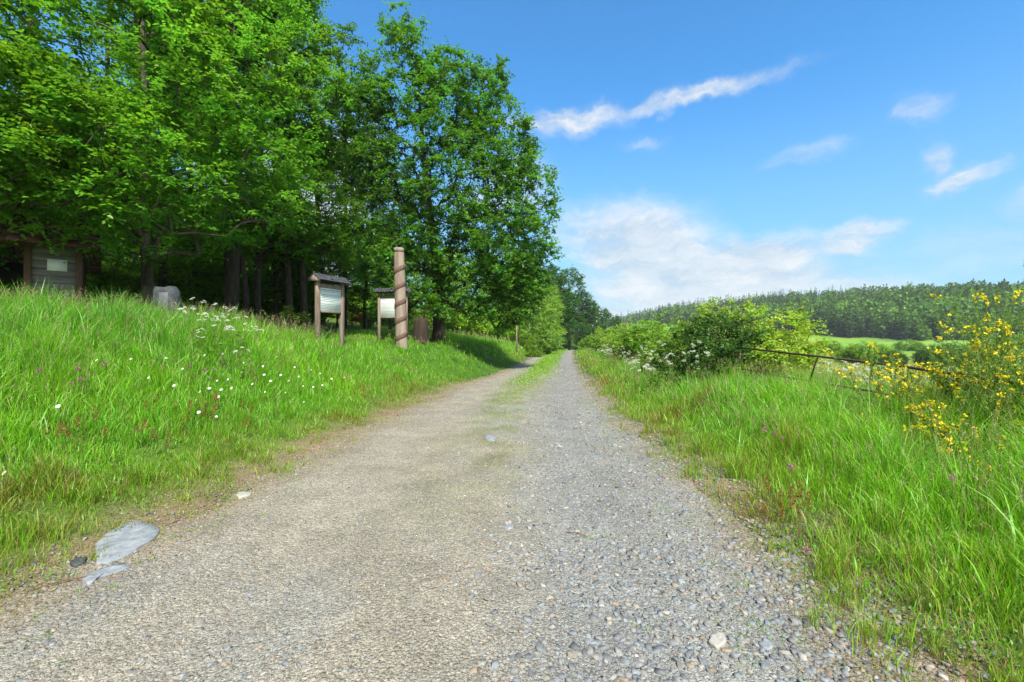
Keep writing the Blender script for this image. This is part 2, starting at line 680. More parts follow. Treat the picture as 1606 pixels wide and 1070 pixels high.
def attr_material(name, rough=.8):
    m, N, L = new_mat(name)
    a = N.new('ShaderNodeAttribute')
    a.attribute_name = 'Col'
    g = N.new('ShaderNodeNewGeometry')
    n = N.new('ShaderNodeTexNoise')
    n.inputs['Scale'].default_value = 90
    n.inputs['Detail'].default_value = 3
    L.new(g.outputs['Position'], n.inputs['Vector'])
    r = N.new('ShaderNodeMapRange')
    L.new(n.outputs['Fac'], r.inputs[0])
    r.inputs[1].default_value = .3
    r.inputs[2].default_value = .7
    r.inputs[3].default_value = .78
    r.inputs[4].default_value = 1.2
    vm = N.new('ShaderNodeVectorMath')
    vm.operation = 'SCALE'
    L.new(a.outputs['Color'], vm.inputs[0])
    L.new(r.outputs[0], vm.inputs['Scale'])
    p = N.new('ShaderNodeBsdfPrincipled')
    p.inputs['Roughness'].default_value = rough
    p.inputs['Specular IOR Level'].default_value = .25
    L.new(vm.outputs[0], p.inputs['Base Color'])
    o = N.new('ShaderNodeOutputMaterial')
    L.new(p.outputs[0], o.inputs[0])
    return m


M_GROUND = ground_material()
M_ROAD = road_material()
M_GRAVEL = attr_material('loose_stone')

# ------------------------------------------------------------------ the lie of the land
LY = [-40, 2.5, 3.3, 6, 9.94, 14.6, 18.2, 24, 30, 40, 53.5, 60, 75, 90, 110, 140, 200, 2000]
LX = [-2.7, -2.62, -2.56, -2.4, -2.0, -1.45, -.72, .05, .75, 1.75, 3.4, 4.3, 6.8, 11, 20, 38, 54, 55]
RY = [-40, 1.84, 3.27, 6, 9, 10.95, 14.8, 23.5, 40, 53.5, 60, 75, 90, 110, 140, 200, 2000]
RX = [1.4, 1.62, 1.82, 1.9, 2.0, 2.2, 2.55, 3.46, 5.5, 7.3, 8.2, 11, 15.5, 25, 43.5, 59.5, 60]


def Lx(y):
    return np.interp(y, LY, LX)


def Rx(y):
    return np.interp(y, RY, RX)


def wood_x(y):                                # the foot of the wooded hill
    return np.interp(y, [-200, 0, 190, 260, 480, 800, 1600], [320, 260, 214, 180, 150, 150, 1300])


def H(x, y, under=False):
    x = np.asarray(x, float)
    y = np.asarray(y, float)
    l, r = Lx(y), Rx(y)
    sl = l - x
    sr = x - r
    mid = (l + r) / 2
    # left bank
    B = np.interp(y, [-10, 4, 8, 11.5, 17, 22, 30, 38, 60, 120], [1.35, 1.4, 1.42, 1.2, 1.02, 1.28, 1.15, .95, .8, .8])
    w = np.interp(y, [0, 6, 10, 17, 36, 100], [3.9, 3.7, 3.4, 3.0, 1.9, 1.8])
    zl = B * sstep(0.15, w, sl)
    slope = np.interp(y, [0, 14, 22, 35, 80], [.03, .04, .10, .16, .20])
    zl = zl + slope * np.clip(sl - w, 0, 40)
    # right verge, the hedge bank, the meadow and the wooded hill
    zr = np.interp(sr, [0, .35, 1.2, 2.8, 5, 9, 18, 40], [0, .06, .22, .26, -.1, -.55, -1.2, -2.0])
    xf = wood_x(y)
    f = np.clip((sr - 40) / np.maximum(xf - r - 40, 5), 0, 1)
    zr = zr + (3.2 + np.clip((y - 225) * .075, 0, 20)) * f * f * (3 - 2 * f)
    beyond = np.clip(x - xf, 0, None)
    zr = zr + 36 * (1 - np.exp(-beyond * .165 / 36))
    zr = np.where(sr > 40, zr, zr)
    # road
    c = np.abs(x - mid)
    zroad = .028 * np.exp(-(c / .45) ** 2) - .022 * np.exp(-((c - 1.0) / .4) ** 2) + .012 * (fbm(x * 1.3, y * 1.3, 3) - .5) * 2
    if under:
        zroad = np.where((sl < -.12) & (sr < -.12), zroad - .05, zroad)
    z = np.where(sl > 0, zl, np.where(sr > 0, zr, zroad))
    rough = .05 * (fbm(x * .8, y * .8, 9) - .5) * 2
    z = z + np.where(sl > 0, rough * sstep(0, 1.2, sl), np.where(sr > 0, rough * sstep(0, 1.2, sr), 0))
    dip = np.clip((y - 62) / 40, 0, 1)
    z = z - 1.6 * dip * dip * np.exp(-(np.maximum(np.maximum(sl, sr), 0) / 25) ** 2)
    return z


def h1(x, y):
    return float(H(np.array([x]), np.array([y]))[0])


def grow(a, b, n, p):
    t = np.linspace(0, 1, n + 1)[1:]
    return a + (b - a) * t ** p


gx = np.concatenate([-grow(14, 900, 60, 2.6)[::-1], np.linspace(-14, 14, 200), grow(14, 2200, 90, 2.4)])
gy = np.concatenate([-grow(2, 60, 12, 2)[::-1], np.linspace(-2, 26, 200), grow(26, 2500, 120, 2.4)])
GX, GY = np.meshgrid(gx, gy)
GZ = H(GX, GY, True)
V = np.stack([GX.ravel(), GY.ravel(), GZ.ravel()], 1)
nx, ny = len(gx), len(gy)
ii = (np.arange(ny - 1)[:, None] * nx + np.arange(nx - 1)[None]).ravel()
F = np.stack([ii, ii + 1, ii + nx + 1, ii + nx], 1)
sl, sr = Lx(V[:, 1]) - V[:, 0], V[:, 0] - Rx(V[:, 1])
s = np.maximum(sl, sr)
soil = np.array([.19, .145, .09])
turf = np.array([.07, .115, .02])
lawn = np.array([.055, .13, .012])
mead = np.array([.26, .28, .085])
far = np.array([.13, .25, .03])
gc = turf[None] * np.ones((len(V), 1))
k = sstep(.75, .1, s + .35 * (vnoise(V[:, 0] * 2.2, V[:, 1] * 2.2, 4) - .5))[:, None]
gc = gc * (1 - k) + soil * k
k = (sstep(13, 16, V[:, 1]) * (sl > .2) * (1 - sstep(5, 9, sl)))[:, None]
gc = gc * (1 - k) + lawn * k
k = (sstep(4, 7, sr))[:, None]
gc = gc * (1 - k) + mead * k
k = (sstep(55, 90, sr + V[:, 1] * .3) * (sr > 4))[:, None]
mott = (.75 + .55 * fbm(V[:, 0] * .06, V[:, 1] * .035, 211))[:, None] * np.array([1.0, 1.0, 1.0]) + (fbm(V[:, 0] * .02, V[:, 1] * .02, 215) - .5)[:, None] * np.array([.9, .2, .1])
gc = gc * (1 - k) + far * mott * k
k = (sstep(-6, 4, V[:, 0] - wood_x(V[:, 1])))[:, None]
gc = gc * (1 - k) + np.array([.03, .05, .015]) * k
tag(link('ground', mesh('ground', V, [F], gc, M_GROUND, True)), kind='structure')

# the road sheet with a ragged edge
ry = np.concatenate([np.linspace(-3, 14, 240), grow(14, 135, 150, 1.6)])
rt = np.linspace(0, 1, 70)
RT, RYY = np.meshgrid(rt, ry)
edge = .28
lo = Lx(RYY) - edge * (fbm(RYY * 1.1 + 7, RYY * 0 + 3, 5) - .45) * 1.8
hi = Rx(RYY) + edge * (fbm(RYY * 1.1 + 31, RYY * 0 + 8, 6) - .45) * 1.8
RXX = lo + (hi - lo) * RT
RZ = H(RXX, RYY) + .006
V = np.stack([RXX.ravel(), RYY.ravel(), RZ.ravel()], 1)
nx, ny = len(rt), len(ry)
ii = (np.arange(ny - 1)[:, None] * nx + np.arange(nx - 1)[None]).ravel()
F = np.stack([ii, ii + 1, ii + nx + 1, ii + nx], 1)
tan_ = np.array([.215, .198, .16])
blue = np.array([.185, .19, .178])
brown = np.array([.19, .152, .095])


def road_colour(x, y):
    l, r = Lx(y), Rx(y)
    mid = (l + r) / 2
    off = x - mid
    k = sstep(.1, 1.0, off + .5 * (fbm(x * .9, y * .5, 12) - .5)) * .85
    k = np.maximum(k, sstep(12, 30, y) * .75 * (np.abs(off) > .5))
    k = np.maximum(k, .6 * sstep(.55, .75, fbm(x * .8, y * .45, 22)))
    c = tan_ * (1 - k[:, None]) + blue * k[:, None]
    m_ = np.exp(-((off + 1.15) / .45) ** 2)[:, None] * .55
    c = c * (1 - m_) + np.array([.238, .218, .178]) * m_
    m_ = np.exp(-((off - .95) / .35) ** 2)[:, None] * .5
    c = c * (1 - m_) + np.array([.178, .183, .178]) * m_
    m_ = (sstep(.46, .62, fbm(x * 1.9, y * 1.1, 131)) * np.exp(-((off + .1) / .5) ** 2) * sstep(2.8, 5.5, y) * .6)[:, None]
    c = c * (1 - m_) + np.array([.15, .155, .065]) * m_
    e = sstep(.55, .05, np.minimum(x - l, r - x) + .3 * (vnoise(x * 2, y * 2, 41) - .5))[:, None] * .75
    return c * (1 - e) + brown * e


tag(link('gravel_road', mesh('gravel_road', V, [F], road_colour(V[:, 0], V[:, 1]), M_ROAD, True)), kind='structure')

# ------------------------------------------------------------------ loose gravel
PHI = (1 + 5 ** .5) / 2
ICO = nrm(np.array([(-1, PHI, 0), (1, PHI, 0), (-1, -PHI, 0), (1, -PHI, 0), (0, -1, PHI), (0, 1, PHI), (0, -1, -PHI), (0, 1, -PHI),
                    (PHI, 0, -1), (PHI, 0, 1), (-PHI, 0, -1), (-PHI, 0, 1)], float))
ICOF = np.array([(0, 11, 5), (0, 5, 1), (0, 1, 7), (0, 7, 10), (0, 10, 11), (1, 5, 9), (5, 11, 4), (11, 10, 2), (10, 7, 6), (7, 1, 8),
                 (3, 9, 4), (3, 4, 2), (3, 2, 6), (3, 6, 8), (3, 8, 9), (4, 9, 5), (2, 4, 11), (6, 2, 10), (8, 6, 7), (9, 8, 1)])


CUBE = np.array([(x, y, z) for z in (-1, 1) for y in (-1, 1) for x in (-1, 1)], float)
CUBEF = np.array([(0, 2, 3, 1), (4, 5, 7, 6), (0, 1, 5, 4), (2, 6, 7, 3), (0, 4, 6, 2), (1, 3, 7, 5)])


def stones(x, y, z, size, col):
    """broken chips: jittered blocks lying nearly flat, sunk in the surface"""
    n = len(x)
    P = CUBE[None] * np.where(CUBE[None, :, 2:] > 0, .72, 1.0) + rng.normal(0, .26, (n, 8, 3))
    sc = np.stack([rng.uniform(.7, 1.25, n), rng.uniform(.5, 1.0, n), rng.uniform(.22, .6, n)], 1)
    P = P * sc[:, None] * (size * .42)[:, None, None]
    t1, t2 = rng.normal(0, .22, n), rng.normal(0, .22, n)
    P[..., 2] += P[..., 0] * t1[:, None] + P[..., 1] * t2[:, None]
    a = rng.uniform(0, 6.283, n)
    ca, sa = np.cos(a)[:, None], np.sin(a)[:, None]
    P = np.stack([P[..., 0] * ca - P[..., 1] * sa, P[..., 0] * sa + P[..., 1] * ca, P[..., 2]], -1)
    P = P + np.stack([x, y, z + size * .04], 1)[:, None]
    F = (CUBEF[None] + 8 * np.arange(n)[:, None, None]).reshape(-1, 4)
    return P.reshape(-1, 3), F, np.repeat(col, 8, 0)


PAL = .55 * np.array([(.40, .36, .29), (.34, .34, .33), (.26, .295, .33), (.52, .49, .43), (.40, .30, .21), (.20, .215, .235), (.31, .35, .37)])


def scatter_band(y0, y1, dens, smin, smax, pw):
    wd = 10
    n = int((y1 - y0) * wd * dens)
    y = rng.uniform(y0, y1, n)
    x = rng.uniform(-5, 5, n) + (Lx(y) + Rx(y)) / 2
    l, r = Lx(y), Rx(y)
    off = x - (l + r) / 2
    inside = np.minimum(x - l, r - x)
    keep = inside > -.55 + .5 * rng.random(n)
    # loose stone gathers on the right-hand track, on the shoulders and in patches
    p = .2 + .8 * sstep(.1, .9, off + .5 * (fbm(x * 1.3, y * .7, 78) - .5)) + .4 * sstep(.8, .1, inside) + .45 * sstep(.5, .7, fbm(x * .9, y * .6, 77))
    p *= np.where(inside < 0, .55, 1)
    keep &= rng.random(n) < np.clip(p, 0, 1)
    for c0, rad in SLABS:
        keep &= np.hypot(x - c0[0], y - c0[1]) > rad * .62
    x, y, off = x[keep], y[keep], off[keep]
    n = len(x)
    u = rng.random(n)
    size = smin + (smax - smin) * u ** pw
    wts = np.array([.26, .24, .14, .10, .07, .07, .12])
    ci = rng.choice(len(PAL), n, p=wts)
    ci = np.where((rng.random(n) < .03), 4, ci)
    size = np.where((off < .2) & (size > .03), size * .65, size)
    blueish = (rng.random(n) < .5 * sstep(.2, 1.0, off))
    ci = np.where(blueish, rng.choice([2, 5, 6, 1], n), ci)
    col = PAL[ci] * rng.uniform(.72, 1.3, (n, 1))
    # small grains are dusted with the tone of the road under them
    dust = np.clip(1.15 - size / .03, .2, .85)[:, None]
    col = col * (1 - dust) + road_colour(x, y) * rng.uniform(.72, 1.22, (n, 1)) * dust
    return x, y, size, col


def slab(name, outline, thick, mat, seed, bumpy=.006):
    """a flat split stone: an irregular outline with a broken edge and an uneven face"""
    r = np.random.default_rng(seed)
    P = np.array(outline, float)
    Q = []
    for i in range(len(P)):
        a, b = P[i], P[(i + 1) % len(P)]
        for t in (0, .33, .66):
            Q.append(a + (b - a) * t + r.normal(0, np.linalg.norm(b - a) * .035, 2))
    Q = np.array(Q)
    n = len(Q)
    c = Q.mean(0)
    rings = []
    for f, z in ((1.0, -.01), (1.0, thick * .75), (.985, thick), (.7, thick * 1.0), (.35, thick)):
        k = c + (Q - c) * f
        rings.append(np.column_stack([k, z + r.normal(0, bumpy if f < .99 else 0, n)]))
    V = np.concatenate(rings + [np.array([[c[0], c[1], thick]])])
    F4, F3 = [], []
    for k in range(4):
        for i in range(n):
            j = (i + 1) % n
            F4.append((k * n + i, k * n + j, (k + 1) * n + j, (k + 1) * n + i))
    for i in range(n):
        F3.append((4 * n + i, 4 * n + (i + 1) % n, 5 * n))
    return mesh(name, V, [F4, F3], mat=mat)


def gpt(px, py):
    """point on the road surface seen at a photo pixel"""
    Y = EYE * FPX / (py - 535)
    return at(px, Y), Y


SLABS = []


def place_slab(name, pix, thick, mat, seed, label, cat, group=None):
    P = [gpt(*q) for q in pix]
    SLABS.append((np.mean(P, 0), np.ptp(np.array(P), 0).max() * .55))
    c = np.mean(P, 0)
    z = max(h1(*p) for p in P[:]) * .5 + h1(*c) * .5
    me = slab(name, np.array(P) - c, thick, mat, seed, .003)
    return tag(link(name, me, None, (c[0], c[1], z - .004)), label, cat, group)


place_slab('flat_stone', [(152, 886), (152, 858), (166, 842), (192, 828), (212, 820), (250, 832), (244, 848), (226, 858), (198, 876), (170, 888)], .022, M_SLATE, 3,
           'large flat blue-grey slate slab lying at the left edge of the gravel', 'stone')
place_slab('flat_stone', [(128, 912), (140, 902), (165, 894), (198, 888), (205, 892), (186, 900), (158, 908), (140, 920)], .018, M_SLATE, 4,
           'long narrow slate piece lying just in front of the big slate slab', 'stone')
place_slab('flat_stone', [(110, 888), (118, 882), (136, 880), (134, 888), (118, 894)], .03, M_STONE, 5,
           'small grey flat stone in the grass left of the big slate slab', 'stone')
place_slab('flat_stone', [(368, 779), (380, 774), (394, 774), (392, 779), (376, 783)], .025, M_PALE, 6,
           'pale thin stone chip standing at the left gravel edge', 'stone')
place_slab('flat_stone', [(760, 690), (766, 686), (778, 692), (776, 697), (764, 696)], .02, M_SLATE, 7,
           'flat grey-blue stone among the weeds in the middle of the track', 'stone')
place_slab('flat_stone', [(1112, 1010), (1118, 998), (1136, 996), (1140, 1010), (1126, 1022)], .028, M_PALE, 8,
           'pale rounded stone at the bottom right of the gravel', 'stone')
place_slab('flat_stone', [(1190, 1012), (1198, 1004), (1210, 1006), (1214, 1018), (1202, 1026)], .016, M_SLATE, 9,
           'blue-grey slate chip on the gravel beside the right grass edge', 'stone')
place_slab('flat_stone', [(788, 832), (794, 826), (806, 829), (804, 835), (794, 837)], .012, M_SLATE, 10,
           'pale blue stone chip lying flat in the middle of the gravel', 'stone')

parts = [scatter_band(1.3, 3.0, 7500, .0045, .05, 8), scatter_band(3.0, 5.5, 3400, .006, .05, 7), scatter_band(5.5, 10, 1000, .010, .06, 6),
         scatter_band(10, 18, 260, .018, .07, 4), scatter_band(18, 40, 50, .03, .09, 3)]
gxs, gys, gs, gcol = [np.concatenate(q) for q in zip(*parts)]
GV, GF, GC = stones(gxs, gys, H(gxs, gys) + .006, gs, gcol)
tag(link('gravel', mesh('gravel', GV, [GF], GC, M_GRAVEL)), kind='stuff')


# a few dry twigs and a dead leaf on the gravel
for px, py, ln, a, lab in ((98, 918, .28, .6, 'thin brown twig lying on stones by the left gravel edge'),
                           (905, 838, .16, -.5, 'short brown twig on the blue-grey gravel track')):
    x, y = gpt(px, py)
    b = MB()
    b.tube([(-ln / 2 * math.cos(a), -ln / 2 * math.sin(a), 0), (0, .012, .012), (ln / 2 * math.cos(a), ln / 2 * math.sin(a), .004)], [.003, .004, .002], 5)
    tag(b.build('twig', M_DRY, loc=(x, y, h1(x, y) + .014)), lab, 'twig')


# ------------------------------------------------------------------ leaves
def leaf_geo(P, D, Nn, ln, wd, col, six=False, fold=.25, curl=.0):
    """P base, D direction, Nn normal; one folded leaf each"""
    D = nrm(D)
    S = nrm(np.cross(D, Nn))
    U = np.cross(S, D)
    n = len(P)
    ln = ln[:, None]
    wd = wd[:, None]
    if six:
        v = [P, P + D * ln * .3 + S * wd * .46 + U * wd * fold, P + D * ln * .68 + S * wd * .36 + U * (wd * fold - curl * ln * .4),
             P + D * ln - U * curl * ln, P + D * ln * .68 - S * wd * .36 + U * (wd * fold - curl * ln * .4), P + D * ln * .3 - S * wd * .46 + U * wd * fold]
        k = 6
        f = np.array([(0, 5, 4, 3), (0, 3, 2, 1)])
    else:
        v = [P, P + D * ln * .45 + S * wd * .5 + U * wd * fold, P + D * ln, P + D * ln * .45 - S * wd * .5 + U * wd * fold]
        k = 4
        f = np.array([(0, 3, 2), (0, 2, 1)])
    V = np.stack(v, 1).reshape(-1, 3)
    F = (f[None] + k * np.arange(n)[:, None, None]).reshape(-1, f.shape[1])
    return V, F, np.repeat(col, k, 0)


def skeleton(trunk, clusters, r, zbias=.9, spacing=.4, jit=.05):
    """nodes and parents: every cluster joined to the nearest sensible limb"""
    nodes = [np.array(trunk[0], float)]
    par = [-1]
    for i in range(1, len(trunk)):
        a, b = np.array(trunk[i - 1], float), np.array(trunk[i], float)
        m = max(1, int(np.linalg.norm(b - a) / spacing))
        for t in range(1, m + 1):
            nodes.append(a + (b - a) * t / m)
            par.append(len(nodes) - 2)
    ntr = len(nodes)
    base_ok = 2
    T = np.array(nodes)
    d = np.min(np.linalg.norm(clusters[:, None] - T[None, base_ok:], axis=2), axis=1)
    order = np.argsort(d)
    buf = np.zeros((ntr + len(clusters) * 14, 3))
    buf[:ntr] = T
    cnt = ntr
    tip = np.zeros(len(clusters), int)
    bdir = np.zeros((len(clusters), 3))
    for ci in order:
        c = clusters[ci]
        q = buf[base_ok:cnt]
        v = c - q
        dd = np.linalg.norm(v, axis=1) + 1e-6
        cost = dd * (1 + zbias * np.clip(.25 - v[:, 2] / dd, 0, 2))
        p = int(np.argmin(cost)) + base_ok
        a = buf[p]
        ln = np.linalg.norm(c - a)
        m = min(13, max(1, int(round(ln / spacing))))
        sag = r.normal(0, jit, 3) * ln
        sag[2] += .08 * ln
        prev = p
        for t in range(1, m + 1):
            u = t / m
            buf[cnt] = a + (c - a) * u + sag * math.sin(math.pi * u)
            par.append(prev)
            prev = cnt
            cnt += 1
        tip[ci] = cnt - 1
        bdir[ci] = c - buf[par[cnt - 1]]
    return buf[:cnt], np.array(par), tip, nrm(bdir), ntr


def limbs(nodes, par, tip, r0, rmin, ntr, expo=.5, flare=1.35):
    n = len(nodes)
    w = np.zeros(n)
    np.add.at(w, tip, 1.0)
    for i in range(n - 1, 0, -1):
        w[par[i]] += w[i]
    rad = r0 * (np.maximum(w, .3) / w[0]) ** expo
    rad = np.maximum(rad, .004)
    if ntr > 2:
        hgt = np.linalg.norm(nodes[:ntr] - nodes[0], axis=1)
        rad[:ntr] *= 1 + (flare - 1) * np.exp(-hgt / .35)
    e = np.array([i for i in range(1, n) if rad[i] >= rmin])
    A, B = nodes[par[e]], nodes[e]
    ra = np.where(par[e] < ntr, np.where(e < ntr, rad[par[e]], np.minimum(rad[par[e]], rad[e] * 1.5)), np.minimum(rad[par[e]], rad[e] * 1.6))
    rb = rad[e]
    D = nrm(B - A)
    ref = np.where(np.abs(D[:, :1]) < .9, np.array([[1., 0, 0]]), np.array([[0, 1., 0]]))
    X = nrm(np.cross(D, ref))
    Yv = np.cross(D, X)
    ks = 7
    t = np.arange(ks) * 2 * math.pi / ks
    ring = np.cos(t)[None, :, None] * X[:, None] + np.sin(t)[None, :, None] * Yv[:, None]
    VA = A[:, None] + ring * ra[:, None, None]
    VB = (B + D * rb[:, None] * .15)[:, None] + ring * rb[:, None, None]
    V = np.concatenate([VA, VB], 1).reshape(-1, 3)
    k = np.arange(ks)
    j = (k + 1) % ks
    f = np.stack([k, j, ks + j, ks + k], 1)
    F = (f[None] + 2 * ks * np.arange(len(e))[:, None, None]).reshape(-1, 4)
    return V, F


def sample_crown(blobs, n, r, shell=.5, gap=.0, gs=.6, seed=0):
    """points spread through a union of ellipsoids, denser towards the outside, with gaps"""
    out = []
    vol = np.array([b[3] * b[4] * b[5] for b in blobs]) ** .5
    while sum(len(o) for o in out) < n:
        k = r.choice(len(blobs), 400, p=vol / vol.sum())
        b = np.array(blobs)[k]
        d = nrm(r.normal(0, 1, (400, 3)))
        rad = r.random(400) ** (1 / 3)
        rad = rad * (1 - shell) + shell * (rad ** .35)
        p = b[:, :3] + d * rad[:, None] * b[:, 3:6]
        if gap > 0:
            g = vnoise(p[:, 0] * gs + p[:, 2] * .31, p[:, 1] * gs + p[:, 2] * gs * .9, seed)
            p = p[g > gap]
        out.append(p)
    return np.concatenate(out)[:n]


def foliage(cl, bdir, r, twigs, per, tl, ll, lw, tint, six=False, droop=.1, flat=.75, tv=.25, lv=.16, warm=.06, up=1.0):
    """sprays of leaves round every cluster centre"""
    n = len(cl)
    c = np.repeat(cl, twigs, 0)
    b = np.repeat(bdir, twigs, 0)
    rnd = nrm(r.normal(0, 1, (n * twigs, 3)))
    rnd[:, 2] *= (1 - flat * .7)
    td = nrm(b * .55 + rnd * 1.0 + np.array([0, 0, -droop]))
    tlen = tl * r.uniform(.55, 1.25, n * twigs)
    st = c - td * (tlen * .15)[:, None]
    upn = nrm(np.array([0, 0, up]) + r.normal(0, .45, (n * twigs, 3)) * (1.2 - flat))
    P = np.repeat(st, per, 0)
    T = np.repeat(td, per, 0)
    Nn = np.repeat(upn, per, 0)
    u = np.tile((np.arange(per) + .5) / per, n * twigs) + r.normal(0, .05, n * twigs * per)
    L_ = np.repeat(tlen, per)
    side = np.where(np.tile(np.arange(per), n * twigs) % 2 == 0, 1.0, -1.0)
    S = nrm(np.cross(T, Nn))
    P = P + T * (u * L_)[:, None] + np.array([0, 0, -1]) * (droop * .6 * u * u * L_)[:, None] + r.normal(0, .03, P.shape) * tl
    D = T * .55 + S * (side * .8)[:, None] + np.array([0, 0, -.25]) + r.normal(0, .25, P.shape)
    Nn = nrm(Nn + r.normal(0, .28, P.shape))
    m = len(P)
    ln = ll * r.uniform(.6, 1.25, m)
    wd = lw * r.uniform(.7, 1.2, m)
    cv = np.repeat(1 + tv * (r.random(n) * 2 - 1), twigs * per)
    wv = np.repeat(r.normal(0, warm, n), twigs * per) + r.normal(0, warm * .8, m)
    col = np.array(tint)[None] * (cv * (1 + lv * (r.random(m) * 2 - 1)))[:, None]
    col[:, 0] *= np.clip(1 + wv * 1.6, .5, 2)
    col[:, 2] *= np.clip(1 - wv, .4, 2)
    return leaf_geo(P, D, Nn, ln, wd, np.clip(col, 0.003, .6), six)


def tree_meshes(seed, trunk, blobs, ncl, r0, twigs, per, tl, ll, lw, tint, rmin=.008, six=False, gap=.3, gs=.6, shell=.5, bark=None, expo=.5, spacing=.4, **kw):
    r = np.random.default_rng(seed)
    cl = sample_crown(blobs, ncl, r, shell, gap, gs, seed)
    nodes, par, tip, bd, ntr = skeleton(trunk, cl, r, spacing=spacing)
    V, F = limbs(nodes, par, tip, r0, rmin, ntr, expo)
    mt = mesh('trunk', V, [F], mat=bark or M_BARK, smooth=True)
    V, F, c = foliage(cl, bd, r, twigs, per, tl, ll, lw, tint, six, **kw)
    mc = mesh('crown', V, [F], c, M_LEAF)
    return mt, mc


def tree(name, label, meshes, x, y, rz=0, scale=1, group=None, cat='tree', sink=.05):
    t = thing(name, label, cat, (x, y, h1(x, y) - sink), rz, group)
    t.scale = (scale,) * 3 if isinstance(scale, (int, float)) else scale
    link('trunk', meshes[0], t)
    link('crown', meshes[1], t)
    return t


def shrub(name, label, meshes, x, y, rz=0, scale=1, group=None, cat='bush', sink=.05, parts=('stem', 'foliage')):
    t = thing(name, label, cat, (x, y, h1(x, y) - sink), rz, group)
    t.scale = (scale,) * 3 if isinstance(scale, (int, float)) else scale
    link(parts[0], meshes[0], t)
    link(parts[1], meshes[1], t)
    return t


G_HORN = (0.135, 0.33, 0.028)
G_OAK = (0.085, 0.225, 0.02)
G_WOOD = (0.11, 0.28, 0.024)
G_LIME_SUNLIT = (0.25, 0.42, 0.03)  # sun through the leaves is put into this colour
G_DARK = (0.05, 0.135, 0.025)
G_WIL = (0.22, 0.38, 0.055)

# --- the oak by the road
oak_trunk = [(0, 0, 0), (.0, 0, 1.2), (-.1, .05, 2.6), (-.2, .1, 4.4), (-.45, 0, 6.5), (-.7, -.1, 9), (-.9, -.1, 11.5), (-1.0, 0, 13.6)]
oak_blobs = [(-.9, 0, 9.2, 4.0, 3.8, 4.2), (1.4, -.6, 7.2, 3.2, 3.2, 3.0), (2.9, -1.0, 4.6, 2.2, 2.4, 2.4), (-3.2, .2, 7.4, 2.4, 2.6, 3.2), (-4.0, .2, 10.2, 1.7, 2.0, 2.8), (-3.4, .2, 12.6, 1.4, 1.5, 1.6),
             (-1.6, 0, 13.0, 2.2, 2.0, 2.4), (-2.0, 0, 15.0, .8, .8, 1.6), (.8, 0, 11.8, 2.3, 2.2, 2.4), (2.3, 0, 11.8, 1.3, 1.5, 1.9), (3.0, 0, 9.4, 1.8, 1.8, 2.0), (4.1, -.5, 6.7, 1.6, 1.6, 2.2), (4.6, -.6, 4.6, 1.2, 1.4, 1.4), (4.1, -.4, 3.0, 1.2, 1.4, 1.2),
             (1.7, -1.2, 2.9, 2.6, 2.0, 1.8), (-1.0, -1.3, 3.3, 1.9, 1.6, 1.7), (3.4, -.3, 2.4, 1.5, 1.6, 1.6), (2.6, -.8, 1.5, 1.6, 1.4, 1.0), (-3.2, -.6, 4.2, 1.8, 1.8, 1.8), (-2.0, -.8, 2.0, 1.2, 1.2, 1.0),
             (1.2, -1.5, 2.3, 1.8, 1.4, 1.2), (3.0, -.9, 3.6, 1.7, 1.6, 1.4), (.4, -1.6, 4.6, 1.8, 1.4, 1.5)]
mo = tree_meshes(21, oak_trunk, oak_blobs, 2300, .27, 5, 13, .58, .14, .09, G_OAK, gap=.28, gs=.55, shell=.45, flat=.45, rmin=.012, expo=.48, tv=.38)
tree('oak_tree', 'tall oak with a broad ragged crown standing behind the striped pole', mo, at(688, 22), 22.0)

# --- hornbeam and beech at the near edge of the wood, left
hb = tree_meshes(31, [(0, 0, 0), (.05, 0, 1.5), (0, -.05, 3.2), (.1, -.1, 5.5), (.1, -.2, 8), (.2, -.2, 11)],
                 [(1.2, -1.4, 6.4, 4.2, 3.6, 4.4), (1.2, -2.2, 3.6, 3.9, 2.4, 1.5), (.4, -.6, 10.4, 3.0, 3.0, 3.4), (-1.8, -2.2, 4.2, 2.6, 1.8, 2.2), (3.4, -1.2, 5.6, 1.6, 2.0, 2.0)],
                 1150, .15, 6, 13, .62, .098, .062, G_HORN, six=True, gap=.36, gs=.7, flat=.85, shell=.35, bark=M_BARK_PALE, rmin=.006, tv=.28)
tree('hornbeam_tree', 'hornbeam with a pale straight trunk and low leafy sprays beside the hut', hb, at(228, 12), 12.0)
hb2 = tree_meshes(37, [(0, 0, 0), (.1, 0, 2), (.2, 0, 4.5), (.5, .1, 7.5), (.5, 0, 10)],
                  [(1.4, .0, 6.4, 3.3, 2.5, 4.0), (2.6, .2, 3.6, 2.4, 1.7, 1.5), (1.0, 0, 9.6, 3.0, 2.6, 2.8), (3.6, 1.0, 5.6, 1.8, 1.8, 2.4)],
                  760, .14, 6, 13, .62, .10, .064, (.125, .29, .018), six=True, gap=.38, gs=.7, flat=.85, shell=.35, rmin=.006, tv=.28)
tree('hornbeam_tree', 'near hornbeam whose bright leafy branches hang in from the top left corner', hb2, -11.4, 8.3)
bt = tree_meshes(41, [(0, 0, 0), (0, .05, 2), (.05, 0, 4.5), (0, .1, 7.5), (.1, 0, 10.5), (.1, 0, 12.5)],
                 [(.2, -.6, 9.6, 3.0, 2.8, 3.4), (.6, -1.2, 4.6, 2.4, 2.0, 1.4), (.6, 0, 12.4, 2.2, 2.2, 2.2), (-1.6, -.4, 6.4, 1.9, 2.0, 2.2)],
                 820, .21, 6, 12, .6, .108, .068, G_WOOD, gap=.4, gs=.65, flat=.8, shell=.4, rmin=.007, tv=.3)
tree('beech_tree', 'thick dark beech trunk right of the memorial stone, at the wood edge', bt, at(362, 14), 14.0)

